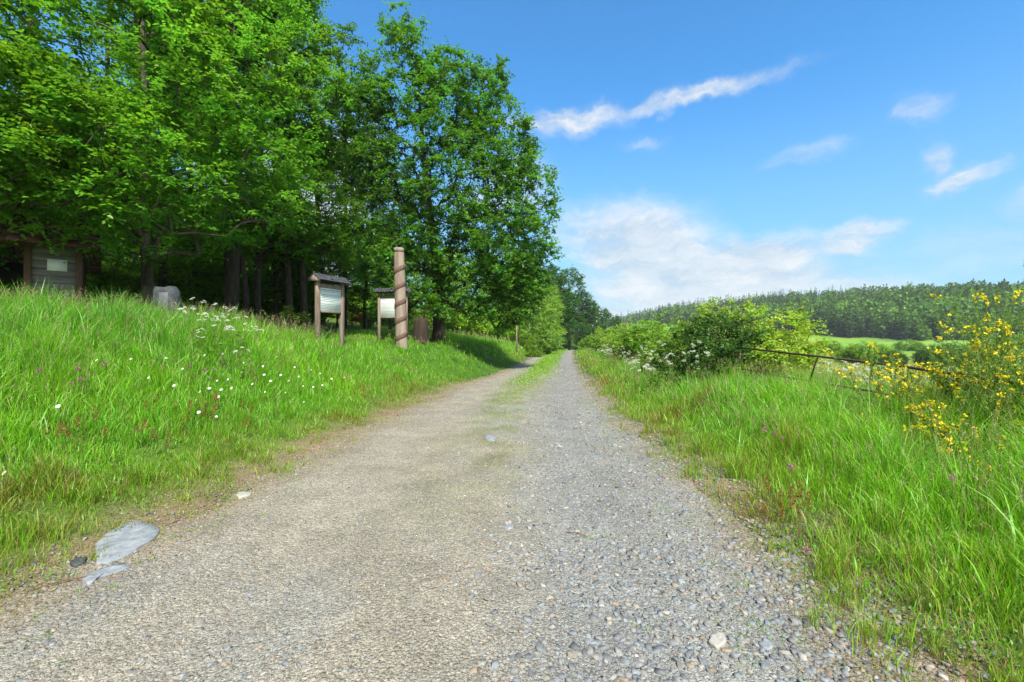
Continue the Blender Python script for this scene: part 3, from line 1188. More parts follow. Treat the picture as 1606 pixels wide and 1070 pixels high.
# --- slender trees of the wood: three kinds, copied
slim = []
for sd_, (rr, hh, r0, tint) in enumerate([(2.1, 13.2, .12, G_WOOD), (1.8, 12.0, .10, (.10, .23, .014)), (2.4, 14.0, .15, (.075, .185, .013))]):
    r = np.random.default_rng(100 + sd_)
    lean = r.normal(0, .25, 2)
    tr = [(0, 0, 0), (.05, .02, 1.8), (lean[0] * .4, lean[1] * .4, 4), (lean[0], lean[1], 7.5), (lean[0] * 1.1, lean[1], hh * .86)]
    bl = [(lean[0], lean[1], hh * .82, rr, rr, hh * .19), (lean[0] + .8, lean[1] - .6, hh * .60, rr * .6, rr * .6, hh * .07), (lean[0] - .9, lean[1] - .2, hh * .40, rr * .7, rr * .7, hh * .07),
          (lean[0], lean[1] - .5, hh * .29, rr * .8, rr * .8, hh * .06)]
    slim.append(tree_meshes(200 + sd_, tr, bl, 340, r0, 5, 11, .6, .118, .075, tint, gap=.5, gs=.7, flat=.7, shell=.4, rmin=.008, tv=.3))
wood = [(255, 15.5, 0, 'second slim trunk from the hut corner, behind the pale hornbeam'),
        (384, 14.6, 1, 'slim leaning trunk tight against the thick dark beech'),
        (405, 16.5, 0, 'slim trunk just right of the thick dark beech'),
        (432, 18.5, 1, 'thin dark trunk between the beech and the left notice board'),
        (452, 17.5, 2, 'slim tree directly behind the pale-leaved sapling'),
        (478, 18.0, 2, 'taller slim tree rising just left of the left notice board'),
        (506, 21.0, 0, 'slim tree rising right behind the left notice board roof'),
        (541, 23.5, 1, 'thin dark trunk between the two notice boards'),
        (572, 27.0, 1, 'slim tree at the back of the grassy clearing'),
        (305, 17.5, 1, 'thin trunk behind the grey memorial stone'),
        (175, 18.0, 2, 'dark trunk in deep shade right of the hut'),
        (120, 21.0, 1, 'shaded tree behind the hut'),
        (60, 17.0, 2, 'tree whose crown rises above the hut roof'),
        (612, 32.0, 1, 'slim tree far behind the striped pole'),
        (-40, 22.0, 0, 'tree at the far left behind the hut'),
        (210, 27.0, 0, 'tree deep in the wood behind the pale hornbeam')]
for i, (px, Y, k, lab) in enumerate(wood):
    tree('woodland_tree', lab, slim[k], at(px, Y), Y, rng.uniform(0, 6.28), float(rng.uniform(.92, 1.06)), 'slim trees of the wood on the left')

# --- lime-green thicket behind the wood, sunlit look put into the leaf colour
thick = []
for sd_, tint in enumerate([G_LIME_SUNLIT, (.17, .30, .02), (.06, .145, .014)]):
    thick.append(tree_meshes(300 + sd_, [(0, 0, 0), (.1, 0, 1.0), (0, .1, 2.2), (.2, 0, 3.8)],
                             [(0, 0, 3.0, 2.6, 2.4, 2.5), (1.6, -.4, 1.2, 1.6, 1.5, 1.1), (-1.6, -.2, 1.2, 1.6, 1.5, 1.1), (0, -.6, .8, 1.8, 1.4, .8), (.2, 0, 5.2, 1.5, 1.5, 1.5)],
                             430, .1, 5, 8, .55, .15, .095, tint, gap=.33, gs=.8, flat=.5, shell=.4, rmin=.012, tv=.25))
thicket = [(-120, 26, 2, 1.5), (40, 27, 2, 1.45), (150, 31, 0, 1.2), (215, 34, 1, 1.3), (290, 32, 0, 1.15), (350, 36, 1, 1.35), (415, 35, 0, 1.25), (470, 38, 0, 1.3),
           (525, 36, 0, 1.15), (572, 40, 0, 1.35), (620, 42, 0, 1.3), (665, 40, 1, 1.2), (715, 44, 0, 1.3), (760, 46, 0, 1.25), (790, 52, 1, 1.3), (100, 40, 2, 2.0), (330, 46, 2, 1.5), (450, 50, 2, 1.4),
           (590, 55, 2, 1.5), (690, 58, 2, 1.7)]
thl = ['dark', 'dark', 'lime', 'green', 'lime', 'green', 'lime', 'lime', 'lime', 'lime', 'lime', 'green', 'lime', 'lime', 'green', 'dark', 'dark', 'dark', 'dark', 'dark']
where = ['left of the hut', 'right behind the hut', 'seen through trunks right of the hut', 'seen between hut and memorial stone', 'behind the memorial stone', 'seen left of the thick beech',
         'seen right of the thick beech', 'behind the pale sapling', 'seen under the left notice board', 'seen between the two notice boards', 'behind the right notice board', 'seen left of the oak trunk',
         'seen just right of the oak trunk', 'seen under the right side of the oak', 'near the thin post by the road', 'tall, deep behind the hut', 'tall, deep behind the beech', 'tall, deep behind the left board',
         'tall, deep behind the striped pole', 'tall, deep behind the oak']
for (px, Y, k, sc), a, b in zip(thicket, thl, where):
    kind = {0: 'hazel bush coloured sunlit yellow-green', 1: 'mid green hazel bush', 2: 'dark green hazel bush'}[k]
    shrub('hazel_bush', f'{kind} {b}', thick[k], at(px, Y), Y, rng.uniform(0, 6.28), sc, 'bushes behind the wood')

und = tree_meshes(321, [(0, 0, 0), (.05, 0, .7), (0, .05, 1.5), (.1, 0, 2.4)],
                  [(0, 0, 2.1, 1.4, 1.3, 1.1), (.8, -.2, 1.2, .9, .9, .7), (-.8, 0, 1.3, .9, .9, .7)], 170, .035, 5, 9, .5, .12, .075, (.085, .20, .015), gap=.35, gs=1.0, flat=.85, shell=.4, rmin=.006, tv=.3)
for i, (px, Y, sc, lab) in enumerate([(152, 14.5, 1.1, 'young beech sapling in shade just right of the hut'), (205, 17, 1.2, 'young beech sapling left of the pale hornbeam trunk'),
                                      (300, 15.5, 1.0, 'young beech sapling between memorial stone and thick beech'), (335, 19, 1.3, 'leafy young beech deep in the wood left of the thick beech'),
                                      (418, 19.5, 1.3, 'leafy young beech right of the thick beech'), (447, 22, 1.4, 'leafy young beech behind the pale sapling'),
                                      (490, 20.5, 1.2, 'young beech just behind the left notice board'), (528, 26, 1.3, 'young beech between the boards, at the back'),
                                      (250, 21, 1.5, 'leafy young beech behind the memorial stone, deep in shade'), (380, 24, 1.6, 'leafy young beech far behind the thick beech')]):
    shrub('young_beech', lab, und, at(px, Y), Y, i * 1.9, sc, 'saplings under the wood', 'tree', parts=('trunk', 'crown'))

# --- trees receding along the left of the road
wil = tree_meshes(331, [(0, 0, 0), (.1, 0, 1.2), (0, .1, 3.0), (.2, 0, 5.0)],
                  [(0, 0, 3.6, 2.5, 2.5, 3.0), (.6, -.6, 1.9, 2.3, 2.2, 1.6), (-.4, 0, 6.0, 1.7, 1.7, 1.6), (1.2, 0, 4.6, 1.7, 1.7, 1.5)],
                  520, .13, 5, 10, .55, .15, .07, G_WIL, gap=.28, gs=.9, flat=.3, shell=.5, rmin=.012, tv=.22)
drk = tree_meshes(341, [(0, 0, 0), (0, .1, 2.5), (.1, 0, 6), (0, 0, 10)],
                  [(0, 0, 7.0, 3.4, 3.4, 4.6), (.6, 0, 10.6, 1.9, 1.9, 2.0), (-1.4, 0, 4.0, 2.6, 2.6, 2.4), (1.6, -.5, 3.2, 2.6, 2.4, 2.3), (2.4, 0, 7.6, 1.6, 1.6, 1.8)],
                  760, .2, 5, 9, .7, .22, .14, G_DARK, gap=.28, gs=.6, flat=.4, shell=.5, rmin=.015, tv=.3)
airy = tree_meshes(351, [(0, 0, 0), (0, .1, 2.5), (.1, 0, 6), (.2, 0, 10.5)],
                   [(0, 0, 9.6, 2.2, 2.2, 2.7), (1.4, 0, 7.0, 2.4, 2.2, 2.0), (-1.4, 0, 6.4, 2.2, 2.2, 2.4), (.4, 0, 3.6, 3.0, 2.8, 2.4)],
                   480, .17, 5, 9, .65, .2, .12, (.055, .145, .024), gap=.42, gs=.7, flat=.4, shell=.5, rmin=.015, tv=.3)
for px, Y, sc, rz, lab in [(836, 45, 1.0, .3, 'yellow-green willow left of the road, nearest the thin post'),
                           (852, 56, 1.12, 1.9, 'pale willow farther along the road, behind the first willow'),
                           (815, 50, 1.15, 3.9, 'willow half hidden behind the right edge of the oak')]:
    shrub('willow_tree', lab, wil, at(px, Y), Y, rz, sc, 'willows along the road', 'tree', parts=('trunk', 'crown'))
for px, Y, ms, sc, rz, lab in [(838, 72, drk, 1.05, .4, 'dark tree standing tall behind the willows'),
                               (864, 66, drk, 1.0, 2.0, 'full dark tree left of the road end, behind the second willow'),
                               (893, 82, airy, 1.22, 4.1, 'tall airy tree above the point where the road vanishes'),
                               (876, 90, drk, 1.0, 5.0, 'dark dense tree right above the road end'),
                               (913, 102, drk, 1.12, 1.0, 'dark tree just right of the road end'),
                               (932, 114, drk, .98, 3.0, 'middle dark tree of the far row right of the road end'),
                               (950, 126, drk, .86, 2.5, 'rounded dark tree near the end of the far row'),
                               (966, 140, drk, .72, 1.7, 'last and lowest dark tree of the far row, beside the hedge'),
                               (800, 78, drk, 1.0, 3.3, 'dark tree hidden mostly behind the oak')]:
    tree('roadside_tree', lab, ms, at(px, Y), Y, rz, sc, 'dark trees along the far road')
for px, Y, sc, k in [(838, 38.5, .32, 1), (852, 47, .42, 1), (862, 58, .5, 2), (868, 70, .55, 2), (886, 98, .75, 2)]:
    shrub('hazel_bush', {38.5: 'low green bush at the foot of the nearest willow', 47: 'low bush between the two willows', 58: 'dark low bush by the left wheel track',
                         70: 'dark low bush at the road crest on the left', 98: 'dark bush closing the end of the road'}[Y], thick[k], at(px, Y), Y, rng.uniform(0, 6), sc, 'bushes along the road')

# ------------------------------------------------------------------ the hedge and the plants on the right verge
bram = tree_meshes(401, [(0, 0, 0), (.05, 0, .3), (0, .05, .7), (.05, 0, 1.2)],
                   [(0, 0, .95, 1.05, .9, .75), (-.7, -.15, .6, .75, .7, .55), (.6, 0, .7, .7, .7, .6)],
                   460, .03, 5, 8, .26, .062, .046, (.06, .14, .024), gap=.38, gs=2.2, flat=.5, shell=.6, rmin=.004, spacing=.2, tv=.35)
hawl = tree_meshes(411, [(0, 0, 0), (.05, 0, .4), (0, .05, .9), (.05, 0, 1.4)],
                   [(0, 0, 1.1, .9, .9, .8), (.5, -.1, .7, .8, .7, .6), (-.6, 0, .7, .7, .7, .55)],
                   420, .03, 5, 8, .26, .062, .044, (.26, .39, .04), gap=.4, gs=2.0, flat=.4, shell=.55, rmin=.004, spacing=.2, tv=.3)
mixd = tree_meshes(421, [(0, 0, 0), (.05, 0, .4), (0, .05, .9), (.05, 0, 1.3)],
                   [(0, 0, .9, 1.3, 1.2, .8), (1.0, -.1, .6, .9, .9, .6), (-1.0, 0, .6, .9, .9, .6)],
                   420, .03, 5, 8, .3, .09, .06, (.17, .31, .032), gap=.34, gs=1.5, flat=.4, shell=.55, rmin=.006, spacing=.25, tv=.3)
hedge = [('bramble_bush', 'dark leathery-leaved bramble mound at the near end of the hedge', bram, at(1122, 10.0), 10.0, .3, 1.06),
         ('hawthorn_bush', 'light green bush behind the gate post, right of the dark bramble', hawl, at(1214, 9.7), 9.7, 1.2, 1.05),
         ('hawthorn_bush', 'light green bush rising behind the dark bramble', hawl, at(1150, 12.4), 12.4, 2.6, 1.3),
         ('hedge_shrub', 'grey-green shrub with flower stems left of the dark bramble', mixd, at(1078, 14.0), 14.0, .6, .92),
         ('hedge_shrub', 'second shrub of the hedge beyond the bramble', mixd, at(1034, 18), 18, 1.9, 1.22),
         ('hedge_shrub', 'third shrub of the hedge going away', mixd, at(1003, 24), 24, 4.0, 1.25),
         ('hawthorn_bush', 'pale green bush in the middle of the far hedge', hawl, at(980, 29), 29, .2, 1.25),
         ('hedge_shrub', 'shrub two-thirds of the way along the far hedge', mixd, at(962, 36), 36, 2.2, 1.1),
         ('hawthorn_bush', 'light bush near the far end of the hedge', hawl, at(948, 44), 44, 5.2, 1.35),
         ('hedge_shrub', 'last shrub of the hedge before the road vanishes', mixd, at(936, 54), 54, 3.0, 1.15),
         ('hedge_shrub', 'shrub on the field side behind the hedge', mixd, at(1105, 17), 17, 3.0, 1.1)]
for nm, lab, ms, x, y, rz, sc in hedge:
    shrub(nm, lab, ms, x, y, rz, sc, 'hedge on the right of the road')


def bloom_mesh(P, r, size, petals, colr, name, spread=1.0, var=.12):
    """tiny flowers: a few petals each"""
    n = len(P)
    Pp = np.repeat(P, petals, 0)
    D = nrm(r.normal(0, 1, Pp.shape) + np.array([0, 0, .35 * spread]))
    Nn = nrm(r.normal(0, 1, Pp.shape) + np.array([0, 0, .8]))
    m = len(Pp)
    col = np.array(colr)[None] * (1 + var * (r.random((m, 1)) * 2 - 1))
    V, F, c = leaf_geo(Pp, D, Nn, size * r.uniform(.7, 1.2, m), size * r.uniform(.7, 1.1, m), col, False, .2)
    return mesh(name, V, [F], c, M_FLOWER)


def stalk(b, pts, r0, r1, n=5):
    b.tube(pts, np.linspace(r0, r1, len(pts)), n, cap=False)


M_STEM = solid_material('green_stem', [(.07, .13, .025), (.12, .19, .04)], 20, rough=.8, bump=0)
M_STRAW = solid_material('dry_stem', [(.22, .15, .08), (.34, .25, .14)], 20, rough=.9, bump=0)


def broom(seed, height, width, ns, nfl, dens=1.0):
    """upright whippy green stems, small leaves and yellow pea flowers"""
    r = np.random.default_rng(seed)
    b = MB()
    lp, ld, fp = [], [], []

    def whip(p0, d, ln, rad, lvl):
        n = 7
        pts = [np.array(p0)]
        dd = np.array(d, float)
        for i in range(n):
            dd = dd + r.normal(0, .09, 3) + np.array([0, 0, .07])
            dd /= np.linalg.norm(dd)
            pts.append(pts[-1] + dd * ln / n)
        stalk(b, pts, rad, rad * .35, 4)
        for i in range(2, n + 1):
            if lvl < 2 and r.random() < (.75 if lvl == 0 else .5):
                nd = nrm((dd + r.normal(0, .55, 3))[None])[0]
                whip(pts[i - 1], nd, ln * r.uniform(.3, .55), rad * .55, lvl + 1)
            for _ in range(int(5 * dens) if lvl else int(2 * dens)):
                u = r.random()
                q = pts[i - 1] * (1 - u) + pts[i] * u
                lp.append(q)
                ld.append(dd)
            if lvl and i > 2 and r.random() < nfl:
                q0 = pts[i]
                for _ in range(r.integers(2, 6)):
                    fp.append(q0 + r.normal(0, .012, 3))
    for i in range(ns):
        a = r.uniform(0, 6.28)
        q = width * .12 * r.random()
        t = r.uniform(.05, .42) * width / height * 2
        whip((q * math.cos(a), q * math.sin(a), 0), nrm(np.array([[math.cos(a) * t, math.sin(a) * t, 1.0]]))[0], height * r.uniform(.65, 1.0), .006, 0)
    ms = mesh('stem', np.concatenate(b.v), [np.array(f) for f in b.f.values()], mat=M_STEM)
    lp, ld, fp = np.array(lp), np.array(ld), np.array(fp)
    m = len(lp)
    D = nrm(ld * .7 + r.normal(0, .6, (m, 3)))
    V, F, c = leaf_geo(lp, D, nrm(r.normal(0, 1, (m, 3)) + np.array([0, 0, .7])), r.uniform(.014, .03, m), r.uniform(.006, .011, m), np.array([[.17, .28, .06]]) * r.uniform(.7, 1.3, (m, 1)))
    ml = mesh('foliage', V, [F], c, M_LEAF)
    mf = bloom_mesh(fp, r, .021, 4, (.88, .72, .02), 'blossom')
    return ms, ml, mf


broomA = broom(501, 1.55, 1.2, 17, .15, 2.2)
broomB = broom(502, 1.0, 1.1, 11, .16, 1.8)
broomC = broom(503, .6, .8, 8, .25, 1.5)
for ms, x, y, rz, sc, lab in [(broomA, 4.5, 4.05, .4, .92, 'tallest yellow-flowered broom at the right edge of the picture'),
                              (broomB, at(1450, 4.7), 4.7, 1.2, 1.12, 'yellow-flowered broom in front of the gate, left of the tallest broom'),
                              (broomB, at(1560, 5.0), 5.0, 3.0, 1.05, 'yellow-flowered broom behind the gate near the tallest broom'),
                              (broomC, at(1408, 5.6), 5.6, 2.2, 1.3, 'small broom with yellow flowers over the top gate rail'),
                              (broomA, 5.3, 4.6, 2.4, .98, 'tall broom just outside the right edge, branches reaching in'),
                              (broomC, at(1490, 3.9), 3.9, 5.0, .9, 'low broom with yellow flowers in front of the tallest broom')]:
    t = thing('broom_shrub', lab, 'shrub', (x, y, h1(x, y) - .02), rz, 'yellow broom on the right verge')
    t.scale = (sc,) * 3
    for nm, me in zip(('stem', 'foliage', 'blossom'), ms):
        link(nm, me, t)


def umbel_plant(seed, height, heads):
    r = np.random.default_rng(seed)
    b = MB()
    heads_, lp = [], []
    top = np.array([r.normal(0, .05), r.normal(0, .05), height])
    stalk(b, [(0, 0, 0), top * .5 + r.normal(0, .02, 3), top], .0045, .002)
    hs = [top]
    for i in range(heads - 1):
        q = top * r.uniform(.45, .8)
        a = r.uniform(0, 6.28)
        e = q + np.array([math.cos(a) * .16, math.sin(a) * .16, r.uniform(.12, .3)]) * (height / .9)
        stalk(b, [q, (q + e) / 2 + np.array([0, 0, -.03]), e], .003, .0015, 4)
        hs.append(e)
    for h_ in hs:
        rad = r.uniform(.028, .048)
        fl = []
        heads_.append(fl)
        tl_ = r.normal(0, .35, 2)
        for k in range(12):
            a = k * 2.4
            q = rad * math.sqrt((k + .5) / 12)
            c = h_ + np.array([math.cos(a) * q, math.sin(a) * q, .028 - q * q * 5 + tl_[0] * math.cos(a) * q + tl_[1] * math.sin(a) * q + r.normal(0, .005)])
            stalk(b, [h_, c], .0008, .0006, 3)
            for _ in range(6):
                fl.append(c + r.normal(0, .0055, 3) * np.array([1, 1, .4]))
    for _ in range(26):
        z = r.uniform(.08, .6) * height
        a = r.uniform(0, 6.28)
        lp.append((math.cos(a) * r.uniform(.01, .14), math.sin(a) * r.uniform(.01, .14), z))
    lp = np.array(lp)
    m = len(lp)
    V, F, c = leaf_geo(lp, nrm(r.normal(0, 1, (m, 3)) * np.array([1, 1, .3])), nrm(r.normal(0, .4, (m, 3)) + np.array([0, 0, 1])), r.uniform(.06, .13, m), r.uniform(.02, .05, m),
                       np.array([[.12, .26, .03]]) * r.uniform(.8, 1.2, (m, 1)))
    st = mesh('stem', np.concatenate(b.v), [np.array(f) for f in b.f.values()], mat=M_STEM)
    return st, mesh('leaves', V, [F], c, M_LEAF), [bloom_mesh(np.array(f_), r, .0075, 2, (.80, .82, .74), 'umbel', 2.0) for f_ in heads_]


umb = [umbel_plant(601, .85, 5), umbel_plant(602, .7, 4), umbel_plant(603, 1.0, 6)]


def umbel_at(x, y, k, rz, sc, lab, group):
    t = thing('cow_parsley', lab, 'flower', (x, y, h1(x, y) - .02), rz, group)
    t.scale = (sc,) * 3
    link('stem', umb[k][0], t)
    link('leaves', umb[k][1], t)
    for me in umb[k][2]:
        link('umbel', me, t)


for i, (px, Y) in enumerate([(300, 7.6), (322, 7.4), (335, 7.2), (352, 7.9), (360, 7.5), (372, 7.6), (383, 7.9), (402, 8.2), (345, 6.9), (318, 6.8), (378, 7.0), (304, 7.0)]):
    umbel_at(at(px, Y), Y, i % 3, i * 1.3, .68 + .1 * (i % 3), 'white cow parsley in the tall grass below the beech on the left bank', 'cow parsley on the left bank')
for i in range(28):
    Y = 8.6 + 13 * rng.random() ** 1.3
    x = Rx(Y) + rng.uniform(.6, 2.0)
    umbel_at(float(x), float(Y), i % 3, i * 1.7, float(rng.uniform(.85, 1.15)), 'white cow parsley flowering at the foot of the hedge', 'cow parsley by the hedge')
for i, (px, Y) in enumerate([(1330, 7.8), (1345, 8.2), (1318, 8.6), (1300, 7.4), (1360, 7.2), (1388, 8.0), (1340, 6.8), (1520, 6.0)]):
    umbel_at(at(px, Y), Y, i % 3, i * 1.1, .95, 'white cow parsley standing behind the rusty gate', 'cow parsley behind the gate')


# daisies, clover, buttercups, sorrel: small single plants
def daisy_mesh():
    b = MB()
    b.tube([(0, 0, 0), (.01, 0, .14), (0, .01, .3)], [.002, .0016, .0014], 4, False)
    V = [np.concatenate(b.v)]
    n = 16
    P = np.tile(np.array([[0, .01, .3]]), (n, 1))
    a = np.arange(n) * 2 * math.pi / n
    D = np.stack([np.cos(a), np.sin(a) * .62, np.sin(a) * .78 + .12], 1)
    pv, pf, pc = leaf_geo(P + nrm(D) * .005, D, np.tile(np.array([[0, -.78, .62]]), (n, 1)), np.full(n, .021), np.full(n, .009), np.tile(np.array([[.82, .83, .8]]), (n, 1)))
    cc = ICO * np.array([.0075, .0075, .004]) + np.array([0, .004, .304])
    V += [pv, cc]
    n0, n1 = len(V[0]), len(V[0]) + len(pv)
    col = np.concatenate([np.tile([[.09, .17, .03]], (n0, 1)), pc, np.tile([[.75, .48, .02]], (12, 1))])
    return mesh('oxeye_daisy', np.concatenate(V), [np.array(b.f[4]), pf + n0, ICOF + n1], col, M_FLOWER)


def head_mesh(name, height, col, size, nf, elong=1.0):
    r = np.random.default_rng(len(name))
    b = MB()
    b.tube([(0, 0, 0), (.01, 0, height * .5), (0, .01, height)], [.0022, .0017, .0012], 4, False)
    V0 = np.concatenate(b.v)
    d = nrm(r.normal(0, 1, (nf, 3)))
    P = np.array([0, .01, height]) + d * np.array([1, 1, elong]) * size * .4
    pv, pf, pc = leaf_geo(P, d + np.array([0, 0, .3]), nrm(r.normal(0, 1, (nf, 3))), np.full(nf, size * .55), np.full(nf, size * .3), np.array([col]) * r.uniform(.75, 1.2, (nf, 1)))
    lf = np.array([(0, 0, height * t) for t in (.2, .4, .55)])
    lv, lff, lc = leaf_geo(lf, np.array([(1, .3, .5), (-1, .2, .4), (.2, -1, .5)]), np.tile([[0, 0, 1.]], (3, 1)), np.full(3, .035), np.full(3, .014), np.tile([[.07, .16, .02]], (3, 1)))
    colr = np.concatenate([np.tile([[.09, .16, .03]], (len(V0), 1)), pc, lc])
    return mesh(name, np.concatenate([V0, pv, lv]), [np.array(b.f[4]), pf + len(V0), lff + len(V0) + len(pv)], colr, M_FLOWER)


M_D = daisy_mesh()
M_CL = head_mesh('red_clover', .26, (.42, .15, .26), .024, 46)
M_BU = head_mesh('buttercup', .34, (.80, .56, .02), .017, 14)
M_SO = head_mesh('red_sorrel', .26, (.26, .10, .035), .03, 60, 3.4)


def bank_point(px, py):
    """where the line of sight of a photo pixel meets the ground"""
    dx, dz = (px - 803) / FPX, (535 - py) / FPX
    Y = np.concatenate([np.arange(1.2, 14, .01), np.arange(14, 60, .05)])
    z = EYE + dz * Y
    k = np.nonzero(z - H(dx * Y, Y) < .22)[0]
    q = float(Y[k[0]]) if len(k) else 12.0
    return dx * q, q


for px, py in [(412, 575), (414, 590), (424, 600), (433, 558), (462, 576), (488, 576), (475, 602), (491, 606), (447, 612), (505, 606), (502, 582), (340, 592), (357, 590),
               (312, 617), (307, 622), (328, 611), (346, 614), (342, 622), (362, 612), (311, 650), (339, 649), (415, 610), (476, 625), (395, 602), (4, 742), (382, 566), (260, 560), (232, 590), (286, 572), (205, 556), (440, 590), (452, 598), (468, 590), (378, 578), (320, 560), (348, 556), (520, 596), (540, 590), (272, 606), (150, 566), (90, 640)]:
    x, y = bank_point(px, py)
    o = link('oxeye_daisy', M_D, None, (x, y, h1(x, y) - .01), (0, 0, random.uniform(-.6, .6)), random.uniform(.55, .85))
    tag(o, 'white ox-eye daisy among the grass of the left bank', 'flower', 'ox-eye daisies on the left bank')
for px, py in [(60, 596), (160, 578), (166, 582), (124, 592), (114, 607), (300, 578), (335, 581), (320, 592), (330, 595), (392, 578), (398, 583), (388, 594), (402, 597), (436, 582), (125, 602)]:
    x, y = bank_point(px, py)
    tag(link('red_clover', M_CL, None, (x, y, h1(x, y) - .01), (0, 0, random.uniform(0, 6)), random.uniform(.9, 1.25)), 'pink clover head in the grass of the left bank', 'flower', 'clover on the left bank')
for px, py in [(1252, 689), (1198, 688), (1214, 692), (1228, 695), (1243, 750), (1496, 760), (1090, 628), (1103, 634), (1117, 640), (1196, 668), (1265, 868)]:
    x, y = bank_point(px, py)
    tag(link('red_clover', M_CL, None, (x, y, h1(x, y) - .01), (0, 0, random.uniform(0, 6)), random.uniform(.9, 1.25)), 'pink clover head in the grass of the right verge', 'flower', 'clover on the right verge')
for px, py in [(1352, 686), (1318, 676), (1312, 628), (1330, 620), (1500, 668), (1520, 763), (1532, 769), (1566, 742), (1552, 778), (1554, 668), (1568, 667), (1535, 682), (1505, 688), (1600, 680),
               (1108, 596), (1120, 588), (1098, 604), (1130, 600), (1112, 580), (1340, 640)]:
    x, y = bank_point(px, py)
    tag(link('buttercup', M_BU, None, (x, y, h1(x, y) - .01), (0, 0, random.uniform(0, 6)), random.uniform(.9, 1.3)), 'yellow buttercup in the grass of the right verge', 'flower', 'buttercups on the right verge')
for px, py in [(122, 652), (102, 672), (180, 674), (220, 668), (232, 672), (240, 676), (275, 640), (307, 636), (320, 640), (328, 644), (350, 625), (118, 668), (236, 628), (392, 640), (346, 676), (290, 655),
               (336, 636), (380, 662), (1216, 770), (1232, 778), (1245, 784), (1206, 780), (1262, 790)]:
    x, y = bank_point(px, py)
    side = 'left bank' if px < 800 else 'right verge'
    for j in range(2):
        xx, yy = x + random.gauss(0, .07), y + random.gauss(0, .07)
        tag(link('red_sorrel', M_SO, None, (xx, yy, h1(xx, yy) - .02), (random.uniform(-.2, .2), random.uniform(-.2, .2), random.uniform(0, 6)), random.uniform(.7, 1.2)),
            f'rust-red sorrel spike low in the grass of the {side}', 'plant', f'sorrel on the {side}')


M_DK = head_mesh('dock_plant', 1.5, (.22, .09, .04), .03, 90, 9.0)
for i, (px, Y, sc) in enumerate([(1050, 13, 1.2), (1066, 12.6, 1.25), (1082, 12, 1.22), (1098, 11.6, 1.2), (1130, 11, 1.25), (1028, 15, 1.2), (1172, 10.4, 1.2), (1205, 10.2, 1.15), (1010, 17, 1.25), (985, 20, 1.3)]):
    x = at(px, Y)
    tag(link('dock_plant', M_DK, None, (x, Y, h1(x, Y) - .05), (random.uniform(-.08, .08), random.uniform(-.08, .08), i * 1.1), sc), 'tall rusty dock stem standing up out of the hedge', 'plant', 'dock stems in the hedge')


# ------------------------------------------------------------------ grass
def blades(x, y, ht, wd, col, bend=.45, seg=3, z=None, r=rng):
    n = len(x)
    # blades of one tuft lean the same way, neighbouring tufts differently
    a = fbm(x * 2.3, y * 2.3, 301, 2) * 18.0 + r.normal(0, 1.7, n)
    bx, by = np.cos(a), np.sin(a)
    lean = bend * r.uniform(.25, 1.35, n)
    face = a + r.normal(0, .9, n) + math.pi / 2
    fx, fy = np.cos(face), np.sin(face)
    z0 = H(x, y) - .015 if z is None else z
    ts = np.array([0, .38, .72, 1.0]) if seg == 3 else np.array([0, .5, 1.0])
    ws = np.array([.75, 1.0, .7, 0]) if seg == 3 else np.array([.9, .9, 0])
    rows = []
    for t, w_ in zip(ts, ws):
        ox = ht * lean * t ** 2.1
        hz = ht * (t - .32 * lean * t ** 3)
        cxp, cyp = x + bx * ox, y + by * ox
        if w_ > 0:
            rows.append(np.stack([cxp - fx * wd * w_ / 2, cyp - fy * wd * w_ / 2, z0 + hz], 1))
            rows.append(np.stack([cxp + fx * wd * w_ / 2, cyp + fy * wd * w_ / 2, z0 + hz], 1))
        else:
            rows.append(np.stack([cxp, cyp, z0 + hz], 1))
    k = len(rows)
    V = np.stack(rows, 1).reshape(-1, 3)
    q = np.array([(0, 1, 3, 2), (2, 3, 5, 4)]) if seg == 3 else np.array([(0, 1, 3, 2)])
    tr = np.array([(k - 3, k - 2, k - 1)])
    base = k * np.arange(n)[:, None, None]
    return V, (q[None] + base).reshape(-1, 4), (tr[None] + base).reshape(-1, 3), np.repeat(col, k, 0)


class Sward:
    def __init__(s):
        s.V, s.Q, s.T, s.C, s.n = [], [], [], [], 0

    def add(s, V, Q, T, Cc):
        s.V.append(V)
        if len(Q):
            s.Q.append(Q + s.n)
        s.T.append(T + s.n)
        s.C.append(Cc)
        s.n += len(V)

    def build(s, name):
        fs = ([np.concatenate(s.Q)] if s.Q else []) + [np.concatenate(s.T)]
        me = mesh(name, np.concatenate(s.V), fs, np.concatenate(s.C), M_GRASS)
        return tag(link(name, me), kind='stuff')


GA = np.array([.15, .40, .008])     # fresh
GB = np.array([.20, .46, .009])     # yellow-green
GCc = np.array([.115, .36, .05])    # blue-green
GD = np.array([.34, .27, .09])        # straw
GE = np.array([.21, .235, .03])        # olive brown


